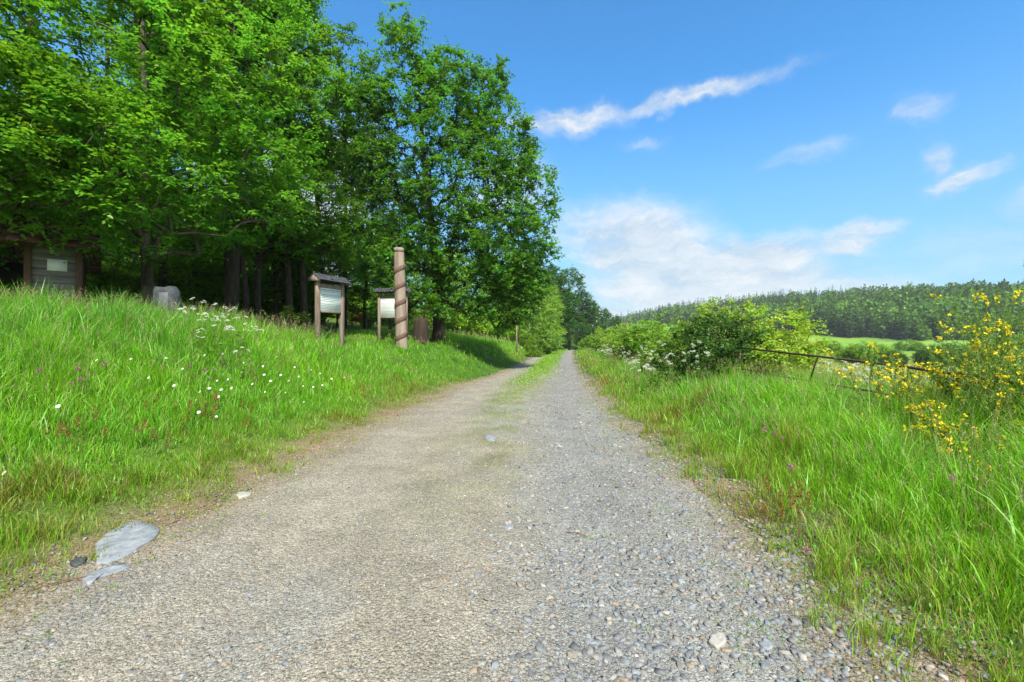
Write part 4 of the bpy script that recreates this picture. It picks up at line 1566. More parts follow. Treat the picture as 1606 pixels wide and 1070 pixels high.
def grass_colour(x, y, s, tallness):
    n = len(x)
    a = fbm(x * .55, y * .55, 61)
    b = fbm(x * 1.4, y * 1.4, 71)
    c = GA[None] * np.ones((n, 1))
    k = sstep(.35, .62, a)[:, None]
    c = c * (1 - k) + GB * k
    k = (sstep(.45, .7, b) * sstep(.25, .55, tallness))[:, None] * .6
    c = c * (1 - k) + GCc * k
    k = (sstep(1.3, .3, s + 1.2 * (b - .5)) * .75)[:, None] * (rng.random((n, 1)) < np.where(x > Rx(y) - .5, .5, .7)[:, None])
    c = c * (1 - k) + GE * k
    k = (sstep(.55, .72, fbm(x * 1.1, y * 1.1, 171)) * sstep(2.2, .8, s) * .7)[:, None] * (rng.random((n, 1)) < .55)
    c = c * (1 - k) + np.array([.27, .13, .035]) * k
    st = rng.random(n) < (.06 + .14 * sstep(1.0, .2, s))
    c[st] = GD
    # close-cut turf by the pole: deeper green with the oak's shade painted in
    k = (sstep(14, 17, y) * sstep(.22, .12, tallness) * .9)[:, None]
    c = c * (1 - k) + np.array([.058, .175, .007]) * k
    return c * rng.uniform(.6, 1.35, (n, 1))


def sample(y0, y1, side, dens, smax):
    """points beside the road, s metres from its edge, kept to what the place can show"""
    n = int((y1 - y0) * smax * dens)
    y = rng.uniform(y0, y1, n)
    s_ = rng.uniform(-.3, smax, n)
    x = Lx(y) - s_ if side == 'L' else Rx(y) + s_
    ok = np.abs(x) < 1.14 * y + 1.3
    nz = fbm(x * 2.6, y * 2.6, 51)
    nz2 = fbm(x * 6.5, y * 6.5, 57, 2)
    cover = sstep(-.45, .75 if side == 'L' else .4, s_ + 1.5 * (nz - .5) + 1.3 * (nz2 - .5) * sstep(1.4, .4, s_))
    ok &= rng.random(n) < cover
    return x[ok], y[ok], s_[ok]


def left_height(s_, y):
    near = np.interp(s_, [-.3, .3, .9, 1.6, 2.4, 3.4], [.03, .05, .11, .21, .33, .46])
    lawn_ = np.interp(s_, [-.3, .3, 1.5, 4, 6], [.03, .06, .09, .12, .2])
    k = sstep(12.2, 15.5, y + .8 * s_ * (s_ < 3))
    h_ = near * (1 - k) + lawn_ * k
    far_ = np.interp(s_, [0, .8, 2], [.08, .25, .45])
    k = sstep(26, 34, y)
    return h_ * (1 - k) + far_ * k


def right_height(s_, y):
    return np.interp(s_, [-.3, .2, .7, 1.3, 2.2, 4], [.04, .09, .24, .40, .52, .55])


bank = Sward()
verge = Sward()
for side, sw, hf in (('L', bank, left_height), ('R', verge, right_height)):
    for y0, y1, dens, wmul, smax, seg in ((1.0, 3.0, 7000, .8, 4.2, 3), (3.0, 5.5, 5200, .9, 6.2, 3), (5.5, 8.5, 3200, 1.15, 6.2, 3), (8.5, 13, 1600, 1.55, 6.5, 3), (13, 20, 620, 2.6, 8, 2), (20, 34, 260, 4.2, 8, 2), (34, 80, 75, 7.5, 6, 2)):
        if side == 'R':
            smax = min(smax, 5.0)
        x, y, s_ = sample(y0, y1, side, dens, smax)
        tall = hf(s_, y)
        nz = fbm(x * 1.1, y * 1.1, 81)
        tuft = fbm(x * 3.4, y * 3.4, 83, 2)
        short = sstep(.22, .10, tall)
        tall = tall * (1 + short * 1.6 * sstep(.5, .75, fbm(x * 5.5, y * 5.5, 85, 2)))
        ht = tall * rng.uniform(.4, 1.2, len(x)) * (.62 + .7 * nz) * (.25 + 1.45 * tuft)
        wd = (.003 + .0065 * rng.random(len(x)) ** 3) * wmul * (.95 + .3 * sstep(.05, .4, tall))
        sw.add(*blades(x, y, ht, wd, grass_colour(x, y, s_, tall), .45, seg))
        # flowering stems with seed heads above the tall grass
        m = rng.random(len(x)) < np.where(tall > .24, .02 if y0 < 8 else .03, 0)
        xs, ys, hs = x[m], y[m], tall[m] * rng.uniform(1.05, 1.5, m.sum())
        if len(xs):
            colr = np.array([[.20, .24, .06]]) * rng.uniform(.8, 1.2, (len(xs), 1))
            st = np.random.default_rng(int(y0 * 10))
            a0 = st.uniform(0, 6.28, len(xs))
            lean = st.uniform(.05, .3, len(xs))
            z0 = H(xs, ys) - .01
            tipx, tipy, tipz = xs + np.cos(a0) * lean * hs, ys + np.sin(a0) * lean * hs, z0 + hs
            w2 = .0018 * wmul
            px_ = np.stack([-np.sin(a0), np.cos(a0), 0 * a0], 1) * w2
            B = np.stack([xs, ys, z0], 1)
            M_ = np.stack([xs + np.cos(a0) * lean * hs * .35, ys + np.sin(a0) * lean * hs * .35, z0 + hs * .6], 1)
            Tp = np.stack([tipx, tipy, tipz], 1)
            Vv = np.stack([B - px_, B + px_, M_ - px_, M_ + px_, Tp], 1).reshape(-1, 3)
            kk = 5 * np.arange(len(xs))[:, None, None]
            sw.add(Vv, (np.array([[0, 1, 3, 2]])[None] + kk).reshape(-1, 4), (np.array([[2, 3, 4]])[None] + kk).reshape(-1, 3), np.repeat(colr, 5, 0))
            ne = 9
            Pq = np.repeat(Tp, ne, 0)
            Mq = np.repeat(M_, ne, 0)
            u = np.tile(np.linspace(.62, 1.0, ne), len(xs))[:, None]
            Pq = Mq * (1 - u) + Pq * u
            dq = nrm(nrm(np.repeat(Tp - M_, ne, 0)) * .8 + st.normal(0, .45, Pq.shape))
            hv, hf_, hc = leaf_geo(Pq, dq, nrm(st.normal(0, 1, Pq.shape)), st.uniform(.018, .04, len(Pq)) * min(wmul, 2), np.full(len(Pq), .0035 * wmul),
                                   np.repeat(np.array([[.36, .28, .16]]) * st.uniform(.75, 1.25, (len(xs), 1)), ne, 0))
            sw.add(hv, np.zeros((0, 4), int), hf_, hc)
    # long arching blades over the rest
    for y0, y1, dens, wm, smax in ((1.0, 5, 60, 1.0, 5), (5, 9, 50, 1.2, 6), (9, 14, 30, 1.6, 6)):
        x, y, s_ = sample(y0, y1, side, dens, smax)
        tall = hf(s_, y)
        q = tall > .15
        x, y, s_, tall = x[q], y[q], s_[q], tall[q]
        sw.add(*blades(x, y, np.clip(tall * rng.uniform(1.0, 1.9, len(x)), .15, .8), rng.uniform(.006, .011, len(x)) * wm, (GCc * .5 + GB * .5)[None] * rng.uniform(.8, 1.3, (len(x), 1)), .75, 3))
    # broad-leaved weeds in the short turf by the gravel
    n = 16000
    y = 1.3 + 8 * rng.random(n) ** 1.4
    s_ = rng.uniform(-.15, 1.6, n)
    x = Lx(y) - s_ if side == 'L' else Rx(y) + s_
    ok = fbm(x * 2.0, y * 2.0, 91) > .52
    for c0, rad in SLABS:
        ok &= np.hypot(x - c0[0], y - c0[1]) > rad + .03
    x, y = x[ok], y[ok]
    m = len(x)
    d = nrm(np.stack([rng.normal(0, 1, m), rng.normal(0, 1, m), rng.uniform(.1, .8, m)], 1))
    lv, lf, lc = leaf_geo(np.stack([x, y, H(x, y) + rng.uniform(.0, .06, m)], 1), d, nrm(np.stack([rng.normal(0, .3, m), rng.normal(0, .3, m), np.ones(m)], 1)),
                          rng.uniform(.010, .032, m), rng.uniform(.007, .018, m), np.array([[.10, .25, .018]]) * rng.uniform(.55, 1.3, (m, 1)))
    sw.add(lv, np.zeros((0, 4), int), lf, lc)
bank.build('grass')
verge.build('grass')

# weeds growing between the wheel tracks
mid = Sward()
for y0, y1, dens, wm in ((3.0, 8, 900, 1.1), (8, 14, 500, 1.8), (14, 28, 420, 3.2), (28, 66, 190, 6.5)):
    n = int((y1 - y0) * 1.3 * dens)
    y = rng.uniform(y0, y1, n)
    off = rng.normal(0, .38, n)
    x = (Lx(y) + Rx(y)) / 2 - .12 + off
    nz = fbm(x * 1.8, y * 1.3, 131)
    dens_y = np.interp(y, [3, 5, 10, 15, 25, 60], [.56, .46, .40, .30, .12, .05])
    ok = nz > dens_y
    x, y, off = x[ok], y[ok], off[ok]
    ht = np.interp(y, [4, 12, 25, 60], [.03, .05, .09, .14]) * rng.uniform(.5, 1.5, len(x))
    c = (GB * .55 + GA * .25 + GD * .2)[None] * rng.uniform(.7, 1.25, (len(x), 1))
    mid.add(*blades(x, y, ht, (.004 + .003 * rng.random(len(x))) * wm, c, .8, 2))
# dry stalks and litter lying on the shoulders
n = 9000
y = 1.4 + 11 * rng.random(n) ** 1.6
lft = rng.random(n) < .5
o_ = rng.normal(.12, .28, n)
x = np.where(lft, Lx(y) - o_, Rx(y) + o_)
a_ = rng.uniform(0, 6.283, n)
ln_ = rng.uniform(.02, .09, n)
z_ = H(x, y) + rng.uniform(.006, .016, n)
lv, lf, lc = leaf_geo(np.stack([x, y, z_], 1), np.stack([np.cos(a_), np.sin(a_), rng.normal(.02, .08, n)], 1), np.tile(np.array([[0, 0, 1.]]), (n, 1)), ln_, rng.uniform(.0025, .006, n),
                      np.array([[.30, .23, .11]]) * rng.uniform(.5, 1.3, (n, 1)))
mid.add(lv, np.zeros((0, 4), int), lf, lc)
# stray tufts on the gravel's right-hand side and along both shoulders
for _ in range(420):
    yy = 1.5 + 9 * random.random() ** 1.3
    if random.random() < .6:
        xx = float(Rx(yy)) - abs(random.gauss(0, .45))
    else:
        xx = float(Lx(yy)) + abs(random.gauss(0, .3))
    n = random.randint(8, 26)
    x = xx + rng.normal(0, .035, n)
    y = yy + rng.normal(0, .035, n)
    c = (GB * .5 + GA * .3 + GE * .2)[None] * rng.uniform(.7, 1.25, (n, 1))
    mid.add(*blades(x, y, rng.uniform(.02, .06, n), rng.uniform(.003, .006, n), c, .9, 2))
mid.build('weeds')

# tall meadow grass beyond the gate
mead_ = Sward()
for y0, y1, s0, s1, dens, wm in ((2.5, 14, 4.8, 11, 260, 2.6), (8, 34, 8, 30, 60, 6), (20, 90, 18, 90, 7, 20)):
    n = int((y1 - y0) * (s1 - s0) * dens)
    y = rng.uniform(y0, y1, n)
    x = Rx(y) + rng.uniform(s0, s1, n)
    ok = x < 1.16 * y + 1
    x, y = x[ok], y[ok]
    k = sstep(.35, .65, fbm(x * .25, y * .25, 141))[:, None]
    c = (np.array([.36, .36, .12]) * (1 - k) + np.array([.22, .34, .06]) * k) * rng.uniform(.75, 1.25, (len(x), 1))
    mead_.add(*blades(x, y, rng.uniform(.15, .42, len(x)) * (1 if wm < 10 else 1.2), (.004 + .003 * rng.random(len(x))) * wm, c, .5, 2))
mead_.build('meadow_grass')

# a pale tussock under the beech, a sapling, garden shrubs in the clearing
x, y = at(364, 10.8), 10.8
n = 90
V, Q, T, c = blades(rng.normal(0, .1, n), rng.normal(0, .1, n), rng.uniform(.5, .95, n), rng.uniform(.006, .01, n), np.array([[.26, .27, .10]]) * rng.uniform(.8, 1.2, (n, 1)), .5, 3, z=np.zeros(n))
tag(link('grass_tussock', mesh('grass_tussock', V, [Q, T], c, M_GRASS), None, (x, y, h1(x, y))), 'tall pale grass tussock in front of the thick beech trunk', 'grass')
sap = tree_meshes(431, [(0, 0, 0), (.02, 0, .4), (0, .03, .8), (.03, 0, 1.1)], [(0, 0, 1.0, .3, .3, .45), (.1, 0, .7, .3, .3, .3)], 16, .012, 3, 6, .2, .13, .06, (.22, .27, .05), gap=0, flat=.8, rmin=.002, spacing=.15)
shrub('sapling', 'young sapling with pale yellow-green leaves left of the left notice board', sap, at(458, 12.6), 12.6, cat='sapling')
tiny = tree_meshes(441, [(0, 0, 0), (0, 0, .3), (0, 0, .6)], [(0, 0, .6, .6, .6, .5)], 150, .03, 4, 7, .2, .07, .05, (.12, .16, .03), gap=.1, flat=.3, rmin=.006, spacing=.2)
tinyr = tree_meshes(443, [(0, 0, 0), (0, 0, .4), (0, 0, .9)], [(0, 0, .8, .6, .6, .6)], 130, .03, 4, 7, .22, .07, .05, (.34, .13, .03), gap=.2, flat=.3, rmin=.006, spacing=.2)
shrub('garden_shrub', 'small rounded olive shrub on the sunlit lawn between the boards', tiny, at(578, 30), 30.0, 0, 1.0)
shrub('garden_shrub', 'orange-red flowering shrub at the lawn edge right of the left board', tinyr, at(552, 29), 29.0, 0, 1.0)

# bushes out in the meadow
for px, Y, sc, ms, lab in [(1360, 62, 1.9, mixd, 'wide green bush out in the meadow behind the cow parsley'), (1402, 58, 1.3, bram, 'small dark pointed bush in the meadow'),
                           (1462, 56, 1.7, bram, 'dark round bush in the meadow seen above the broom'), (1492, 60, 1.8, bram, 'dark bush right next to the round one in the meadow'),
                           (1330, 70, 1.7, mixd, 'low green bush at the left of the meadow'), (1540, 62, 2.0, mixd, 'broad pale bush in the meadow behind the tallest broom'),
                           (1300, 120, 2.2, mixd, 'small far bush at the left end of the bright field'), (1425, 130, 2.0, mixd, 'small far bush in the middle of the bright field'),
                           (1382, 66, 1.5, hawl, 'light green bush beside the dark pointed one in the meadow'), (1585, 95, 2.6, mixd, 'far bush at the right end of the bright field')]:
    x = at(px, Y)
    shrub('meadow_bush', lab, ms, x, Y, rng.uniform(0, 6), sc, 'bushes in the meadow')


# ------------------------------------------------------------------ the wooded hill
def conifer(r, h_, rad, tint, nb=92):
    t = np.linspace(.06, .98, nb) + r.normal(0, .01, nb)
    a = np.arange(nb) * 2.4 + r.normal(0, .3, nb)
    ln = rad * (1 - t) ** .75 * r.uniform(.7, 1.2, nb) + .1
    P = np.stack([0 * t, 0 * t, t * h_], 1)
    D = np.stack([np.cos(a), np.sin(a), -.22 + .5 * t], 1)
    V, F, c = leaf_geo(P, D, np.tile(np.array([[0, 0, 1.]]), (nb, 1)) + r.normal(0, .45, (nb, 3)), ln, ln * .6, np.array([tint]) * r.uniform(.6, 1.3, (nb, 1)), False, -.25)
    top = leaf_geo(np.array([[0, 0, h_ * .86]]), np.array([[0.02, 0, 1.]]), np.array([[0, 1., 0]]), np.array([h_ * .09]), np.array([rad * .3]), np.array([tint]))
    return np.concatenate([V, top[0]]), np.concatenate([F, top[1] + len(V)]), np.concatenate([c, top[2]])


def roundtree(r, h_, rad, tint, n=130):
    d = nrm(r.normal(0, 1, (n, 3)))
    q = r.random(n) ** .4
    P = np.array([0, 0, h_ * .58]) + d * q[:, None] * np.array([rad, rad, h_ * .42])
    V, F, c = leaf_geo(P, nrm(d + r.normal(0, .7, (n, 3))), nrm(d + r.normal(0, .5, (n, 3)) + np.array([0, 0, .4])), np.full(n, rad * .5), np.full(n, rad * .42), np.array([tint]) * r.uniform(.6, 1.35, (n, 1)), False, .1)
    tv, tf, tcx = leaf_geo(np.array([[0, 0, 0.]]), np.array([[0, 0, 1.]]), np.array([[0, 1., 0]]), np.array([h_ * .7]), np.array([.6]), np.array([[.04, .03, .02]]))
    return np.concatenate([V, tv]), np.concatenate([F, tf + len(V)]), np.concatenate([c, tcx])


fr = np.random.default_rng(77)
protos = [conifer(fr, 16, 3.3, (.040, .085, .032)), conifer(fr, 15, 3.0, (.05, .105, .032)), conifer(fr, 17, 2.9, (.055, .10, .036)), conifer(fr, 13, 2.9, (.036, .10, .038)),
          roundtree(fr, 13, 3.8, (.10, .20, .03)), roundtree(fr, 14, 4.0, (.075, .16, .03))]
edge_me = [mesh('far_tree', p[0], [p[1]], p[2], M_FAR) for p in protos]
# front row along the foot of the wood: single trees
n_edge = 0
yy = 165.0
while yy < 520:
    x = float(wood_x(yy)) + fr.uniform(-1, 4)
    young = yy < 225
    k = int(fr.choice([3, 4, 3, 5] if young else [0, 1, 2, 0, 1, 3, 4]))
    sc = fr.uniform(.5, .75) if young else fr.uniform(.8, 1.3)
    if .2 < x / yy < 1.2:
        o = link('conifer_tree' if k < 4 else 'broadleaf_tree', edge_me[k], None, (x, yy, h1(x, yy) - .2), (0, 0, fr.uniform(0, 6)), float(sc))
        if k < 4:
            tag(o, 'dark conifer in the front row at the foot of the far wooded hill', 'tree', 'conifers along the edge of the far wood')
        else:
            tag(o, 'rounded green broadleaf tree in the front row of the far wood', 'tree', 'broadleaf trees along the edge of the far wood')
        n_edge += 1
    yy += fr.uniform(2.6, 4.4) * (1 + max(0, yy - 260) / 260)
# everything behind the front row: one wood
FV, FF, FC, fn = [], [], [], 0
cnt = 0
for row in range(26):
    yy = 150.0
    while yy < 900:
        step = 4.3 * (1 + max(0, yy - 250) / 260)
        x = float(wood_x(yy)) + 5 + row * (4.2 + row * .17) + fr.uniform(-2, 2)
        y_ = yy + fr.uniform(-2, 2)
        yy += step * fr.uniform(.75, 1.25)
        if not (.17 < x / y_ < 1.22):
            continue
        zone = vnoise(np.array([x * .018]), np.array([y_ * .012]), 5)[0]
        if y_ < 215 and row < 4:
            k = int(fr.choice([3, 4, 5]))
            sc = fr.uniform(.55, .8)
        elif zone > .6 or (row > 12 and fr.random() < .4):
            k = int(fr.choice([4, 5, 3]))
            sc = fr.uniform(.8, 1.15)
        else:
            k = int(fr.choice([0, 1, 2, 2, 0, 4] if zone > .4 else [0, 1, 2]))
            sc = fr.uniform(.75, 1.3)
        p = protos[k]
        a = fr.uniform(0, 6.28)
        ca, sa = math.cos(a) * sc, math.sin(a) * sc
        v = p[0]
        FV.append(np.stack([v[:, 0] * ca - v[:, 1] * sa + x, v[:, 0] * sa + v[:, 1] * ca + y_, v[:, 2] * sc + h1(x, y_) - .3], 1))
        FF.append(p[1] + fn)
        FC.append(p[2] * fr.uniform(.7, 1.3) * (.75 + .6 * vnoise(np.array([x * .03]), np.array([y_ * .02]), 15)[0]))
        fn += len(v)
        cnt += 1
tag(link('distant_forest', mesh('distant_forest', np.concatenate(FV), [np.concatenate(FF)], np.concatenate(FC), M_FAR)), kind='stuff')
print('edge trees', n_edge, 'forest', cnt)

# ------------------------------------------------------------------ made things
# --- the striped pole
px0, py0 = at(630, 17), 17.0
zb = h1(px0, py0) - .1
pole = thing('wooden_pole', 'tall pale wooden pole wrapped in a red-brown spiral band, left of the road', 'pole', (px0, py0, zb))
top = zat(390, 17) - zb
lean = at(625.5, 17) - px0
b = MB()
zz = np.linspace(0, top, 26)
pr = np.linspace(.222, .192, 26)
b.tube(np.stack([lean * (zz / top) ** 1.0, 0 * zz, zz], 1)[:-1], pr[:-1], 24, False, .006)
rings = [(top, .188), (top + .02, .165), (top + .03, .08)]
b.tube([(lean * zz[-2] / top, 0, zz[-2])] + [(lean, 0, q[0]) for q in rings], [pr[-2]] + [q[1] for q in rings], 24, True, .004)
b.build('log', M_POLE, pole, True)
pitch, bw = .625, .185
z_front = [zat(v, 17) - zb for v in (424, 451.5, 478, 502, 527)]
hv, hf = [], []
th = np.linspace(-4.62 * 2 * math.pi, .5 * 2 * math.pi, 330)
for i, t in enumerate(th):
    zc = z_front[0] + pitch * t / (2 * math.pi)
    for dz, rr in ((-bw / 2, .001), (-bw / 2 + .01, .014), (bw / 2 - .01, .014), (bw / 2, .001)):
        z_ = zc + dz
        rad = np.interp(z_, zz, pr) + rr
        ang = -math.pi / 2 + t
        hv.append((rad * math.cos(ang) + lean * z_ / top, rad * math.sin(ang), z_))
    if i:
        for k in range(3):
            a = (i - 1) * 4 + k
            hf.append((a, a + 4, a + 5, a + 1))
link('spiral_band', mesh('spiral_band', hv, [hf], mat=M_BAND), pole)


# --- roofed notice boards
def notice_board(label, x0, y0, x1, y1, zr, ground_z, pw, roof_over, seed, panel):
    """two posts, a panel between them and a small pitched shingle roof; local x runs from the first post to the second"""
    ln = math.hypot(x1 - x0, y1 - y0)
    rz = math.atan2(y1 - y0, x1 - x0)
    t = thing('notice_board', label, 'notice board', ((x0 + x1) / 2, (y0 + y1) / 2, ground_z), rz, None)
    ht = zr - ground_z
    for sx_ in (-1, 1):
        b = MB()
        b.box((sx_ * ln / 2, 0, (ht - .12) / 2 - .1), (pw, pw, ht - .12 + .2), bev=.008)
        b.build('post', M_WOOD, t)
    b = MB()
    b.box((0, 0, panel[1] + .05), (ln - pw - .004, .05, .10), bev=.004)
    b.build('top_board', M_WOOD, t)
    b = MB()
    b.box((0, 0, panel[0] - .025), (ln - pw - .004, .06, .05), bev=.004)
    b.build('rail', M_WOOD, t)
    b = MB()
    ph = panel[1] - panel[0]
    b.box((0, -.01, (panel[0] + panel[1]) / 2), (ln - pw - .01, .022, ph - .006), bev=.003)
    pn = b.build('panel', M_PANEL, t)
    r = np.random.default_rng(seed)
    b = MB()
    W = ln - pw - .08
    rows = 13
    for i in range(rows):
        z = panel[1] - .05 - i * (ph - .10) / (rows - 1)
        x = -W / 2
        if i in (2, 8):
            continue
        end = W / 2 * (1 if i not in (1, 7, 11) else .45)
        while x < end - .03:
            w_ = r.uniform(.02, .075)
            b.box((x + w_ / 2, -.0228, z), (w_, .0022, .0085 if i else .018))
            x += w_ + .012
    b.build('lettering', M_INK, pn)
    # roof: two slopes of shingles, with gable boards
    rise, half = .16, .21
    RL = ln + 2 * roof_over
    rf = MB()
    sl_ = math.hypot(rise, half)
    for sy in (-1, 1):
        for c in range(4):
            f0, f1 = c / 4, (c + 1) / 4
            nsh = 11
            for k in range(nsh):
                w_ = RL / nsh
                xm = -RL / 2 + (k + .5) * w_
                ym = sy * half * (f0 + f1) / 2
                zm = ht - rise * (f0 + f1) / 2 + .012 + r.normal(0, .0015)
                d = np.array([0, sy * half, -rise]) / sl_
                nn = np.array([0, sy * rise, half]) / sl_
                tilt = .10
                d2 = d * math.cos(tilt) + nn * math.sin(tilt)
                n2 = nn * math.cos(tilt) - d * math.sin(tilt)
                rf.box((xm, ym, zm), (w_ - .004, sl_ / 4 + .03, .012), axes=[(1, 0, 0), tuple(d2), tuple(n2)])
    roof = rf.build('roof', M_SHINGLE, t)
    for sx_ in (-1, 1):
        b = MB()
        X0 = sx_ * (RL / 2 - .03)
        V = [(X0 - .012, -half, ht - rise - .02), (X0 - .012, half, ht - rise - .02), (X0 - .012, 0, ht - .008), (X0 + .012, -half, ht - rise - .02), (X0 + .012, half, ht - rise - .02), (X0 + .012, 0, ht - .008)]
        b.add(V, [(0, 1, 2), (5, 4, 3), (0, 3, 4, 1), (1, 4, 5, 2), (2, 5, 3, 0)])
        b.build('gable_board', M_WOOD, roof)
    return t


g1 = h1(at(515, 11.8), 11.8) - .05
notice_board('roofed wooden notice board with a white panel, nearer one left of the pole', at(498, 11.5), 11.5, at(536, 12.25), 12.25, zat(430, 11.5), g1, .10, .14, 3,
             (zat(487, 11.6) - g1, zat(451, 11.6) - g1))
g2 = h1(at(610, 19), 19) - .05
notice_board('dark-roofed notice board half hidden behind the striped pole', at(595, 19.2), 19.2, at(637, 19.0), 19.0, zat(452, 19), g2, .11, .18, 4,
             (zat(497, 19) - g2, zat(467, 19) - g2))

# --- memorial stone
mx, my = at(262, 9.0), 9.0
mz = h1(mx, my) - .1
ms = thing('memorial_stone', 'upright rough grey memorial stone with a pale plaque, in the grass by the wood', 'stone', (mx, my, mz), R(-8))
w0, hh = .235, zat(450, 9) - mz
outl = [(-w0, 0), (-w0 * 1.04, hh * .5), (-w0 * .98, hh * .93), (-w0 * .9, hh), (-w0 * .5, hh * 1.0), (0, hh * .985), (w0 * .3, hh * 1.0), (w0 * .62, hh * 1.005), (w0 * .9, hh * .93), (w0, hh * .8), (w0 * 1.03, hh * .4), (w0, 0)]
n = len(outl)
r = np.random.default_rng(8)
V, rings = [], []
for d, f in ((-.09, .95), (-.07, 1.0), (.07, 1.0), (.09, .95)):
    for (x, z) in outl:
        V.append((x * f + r.normal(0, .005), d + r.normal(0, .006), z * (f if z > .1 else 1) + r.normal(0, .005)))
b = MB()
F = [tuple(range(n)), tuple(range(4 * n - 1, 3 * n - 1, -1))]
for k in range(3):
    for i in range(n):
        j = (i + 1) % n
        F.append((k * n + i, (k + 1) * n + i, (k + 1) * n + j, k * n + j))
b.add(V, F)
b.build('slab', M_STONE, ms)
b = MB()
b.box((.02, -.098, hh - .30), (.2, .03, .36), bev=.006)
b.build('plaque', M_PLAQUE, ms)

# --- the hut
HX, HY = at(129, 10.2), 10.2                 # its right front corner
hz = h1(HX - 1, HY) - .1
hut = thing('wooden_hut', 'weathered plank hut with a red-brown shingle roof and dark open front, far left', 'hut', (HX, HY, hz), R(42))
wall_top = zat(393, 10.2) - hz
k_ = (41 - 803) / FPX
ow = (HX - k_ * HY) / (math.cos(R(42)) - k_ * math.sin(R(42)))      # width of the plank wall
b = MB()
nb = 13
pr_ = np.random.default_rng(3)
for i in range(nb):
    z0, z1 = i * wall_top / nb, (i + 1) * wall_top / nb
    b.box((-ow / 2, pr_.normal(0, .003), (z0 + z1) / 2), (ow - .14, .03, (z1 - z0) - .008), bev=.004)
b.build('front_wall', M_PLANK, hut)
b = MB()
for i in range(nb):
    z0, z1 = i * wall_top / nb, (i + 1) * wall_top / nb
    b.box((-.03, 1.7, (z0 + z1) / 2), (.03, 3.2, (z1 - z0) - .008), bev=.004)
b.build('side_wall', M_BROWN, hut)  # darker brown than the front planks, standing in for shade on this side
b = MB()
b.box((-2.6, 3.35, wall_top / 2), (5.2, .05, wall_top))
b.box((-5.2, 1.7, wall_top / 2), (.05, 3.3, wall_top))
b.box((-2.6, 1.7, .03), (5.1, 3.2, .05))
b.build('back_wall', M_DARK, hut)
for x in (-.05, -ow + .02):
    b = MB()
    b.box((x, -.012, wall_top / 2), (.11, .11, wall_top), bev=.006)
    b.build('corner_post', M_BROWN, hut)
b = MB()
b.box((-2.6, -.02, wall_top + .06), (5.3, .12, .12), bev=.006)
b.build('beam', M_BROWN, hut)
rf = MB()
rise, run = 1.75, 2.5
rl = 5.6
sl_ = math.hypot(rise, run)
for sy in (-1, 1):
    for c in range(10):
        f0, f1 = c / 10, (c + 1) / 10
        for k in range(20):
            w_ = rl / 20
            xm = .32 - (k + .5) * w_
            ym = 1.7 + sy * run * (f0 + f1) / 2
            zm = wall_top + .08 + rise * (1 - (f0 + f1) / 2) - .12 + pr_.normal(0, .003)
            d = np.array([0, sy * run, -rise]) / sl_
            nn = np.array([0, sy * rise, run]) / sl_
            tilt = .06
            d2 = d * math.cos(tilt) + nn * math.sin(tilt)
            n2 = nn * math.cos(tilt) - d * math.sin(tilt)
            rf.box((xm, ym, zm), (w_ - .006, sl_ / 10 + .05, .02), axes=[(1, 0, 0), tuple(d2), tuple(n2)])
roof = rf.build('roof', M_ROOF, hut)
b = MB()
X0 = -.02
V = [(X0, 0, wall_top), (X0, 3.4, wall_top), (X0, 1.7, wall_top + 1.15), (X0 + .03, 0, wall_top), (X0 + .03, 3.4, wall_top), (X0 + .03, 1.7, wall_top + 1.15)]
b.add(V, [(2, 1, 0), (3, 4, 5), (0, 1, 4, 3), (1, 2, 5, 4), (2, 0, 3, 5)])
b.build('gable', M_BROWN, hut)
pz0, pz1 = zat(425, 10.1), zat(406, 10.1)
nx_ = MB()
nx_.box((0, 0, 0), (ow * .36, .006, (pz1 - pz0) * .93))
dn = ow * .46
tag(nx_.build('notice_sheet', M_PAPER, loc=(HX - dn * math.cos(R(42)) + .024 * math.sin(R(42)), HY - dn * math.sin(R(42)) - .024 * math.cos(R(42)), (pz0 + pz1) / 2 - .04), rot=(0, 0, R(42))),
    'white paper notice fixed to the plank wall of the hut', 'notice')

# --- dark upright stump and a pale bench by the oak
sxp, syp = at(660, 19.6), 19.6
sz = h1(sxp, syp) - .1
b = MB()
hh = zat(499, 19.6) - sz
b.tube([(0, 0, 0), (.01, 0, .25), (0, 0, hh * .6), (.0, 0, hh * .9), (.0, 0, hh)], [.38, .34, .325, .29, .2], 14, True, .03)
tag(b.build('tree_stump', M_STUMP, None, True, loc=(sxp, syp, sz)), 'tall dark brown stump on the lawn between the striped pole and the oak', 'stump')
bx, by = at(668, 23.2), 23.2
bz = h1(bx, by)
bench = thing('bench', 'pale grey bench on the lawn behind the dark stump', 'bench', (bx, by, bz), .1)
b = MB()
b.box((0, 0, .45), (1.6, .38, .06), bev=.01)
b.build('seat', M_PALE, bench)
for sx_ in (-.6, .6):
    b = MB()
    b.box((sx_, 0, .19), (.1, .32, .46), bev=.01)
    b.build('leg', M_PALE, bench)

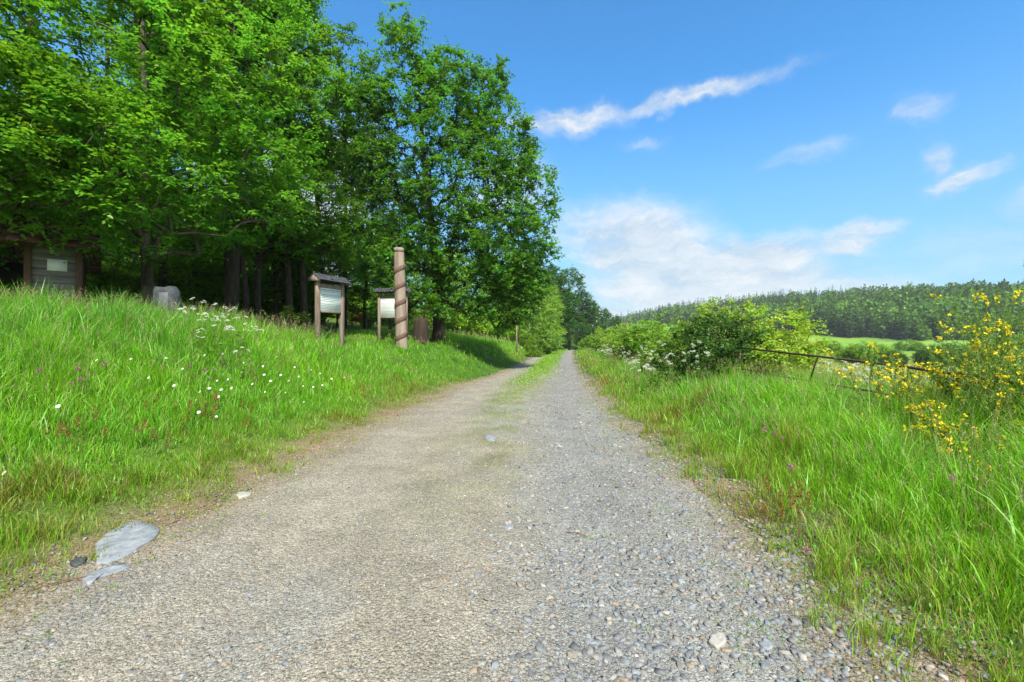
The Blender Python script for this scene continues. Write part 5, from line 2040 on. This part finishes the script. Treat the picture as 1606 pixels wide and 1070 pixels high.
# --- thin posts
x, y = at(811, 36), 36.0
b = MB()
z = h1(x, y) - .2
b.tube([(0, 0, 0), (-.02, 0, 1.0), (-.05, 0, zat(498, 36) - z)], [.065, .06, .052], 8, True)
tag(b.build('wooden_post', M_WOOD, None, True, loc=(x, y, z)), 'thin grey wooden post left of the road in front of the willow', 'post')
x, y = at(1156, 9.4), 9.4
b = MB()
z = h1(x, y) - .2
b.tube([(0, 0, 0), (0, .01, .7), (.01, .01, zat(549, 9.4) - z)], [.075, .072, .066], 9, True, .02)
tag(b.build('gate_post', M_WOOD, None, True, loc=(x, y, z)), 'weathered brown gate post half buried in the bramble', 'post')

# --- the rusty pipe gate
gate = thing('metal_gate', 'old rusty pipe gate standing in long grass behind the right verge', 'gate', (at(1156, 9.3), 9.3, 0))
o0 = np.array([at(1156, 9.3), 9.3, 0])


def gp(px, py, gx0=4.62):
    """a point in the gate's own upright plane, given the picture column and row"""
    d0 = np.array([at(1156, 9.3), 9.3])
    d1 = np.array([4.55, 4.0])
    k = (px - 803) / FPX
    # solve d0 + t (d1-d0) on the ray x = k*y
    e = d1 - d0
    t = (k * d0[1] - d0[0]) / (e[0] - k * e[1])
    p = d0 + e * t
    return np.array([p[0], p[1], zat(py, p[1])]) - o0


def rail(pts, rad):
    b = MB()
    b.tube(pts, rad, 8)
    b.build('rail', M_RUST, gate, True)


rail([gp(1156, 545), gp(1283, 559), gp(1400, 573), gp(1500, 587), gp(1604, 603)], .016)
rail([gp(1160, 578), gp(1230, 591), gp(1380, 616), gp(1500, 639), gp(1604, 660)], .015)
rail([gp(1160, 608), gp(1300, 636), gp(1380, 655), gp(1500, 688), gp(1604, 716)], .014)
for a, c in (((1283, 559), (1270, 597)), ((1270, 597), (1262, 628))):
    b = MB()
    b.tube([gp(*a), gp(*c)], .012, 6)
    b.build('strut', M_RUST, gate, True)
b = MB()
b.tube([gp(1604, 596), gp(1604, 720)], .016, 8)
b.build('strut', M_RUST, gate, True)

# ------------------------------------------------------------------ the air over the valley
b = MB()
b.box((650, 1230, 36), (3200, 2620, 100))
m_, N_, L_ = new_mat('air')
pv = N_.new('ShaderNodeVolumePrincipled')
pv.inputs['Color'].default_value = (.86, .93, 1.0, 1)
pv.inputs['Density'].default_value = .0002
ov = N_.new('ShaderNodeOutputMaterial')
L_.new(pv.outputs[0], ov.inputs['Volume'])
tag(b.build('haze', m_), kind='stuff')

for o in COL.objects:
    if o.type == 'MESH':
        o.data.name = o.name
print('faces', sum(len(m.polygons) for m in bpy.data.meshes))
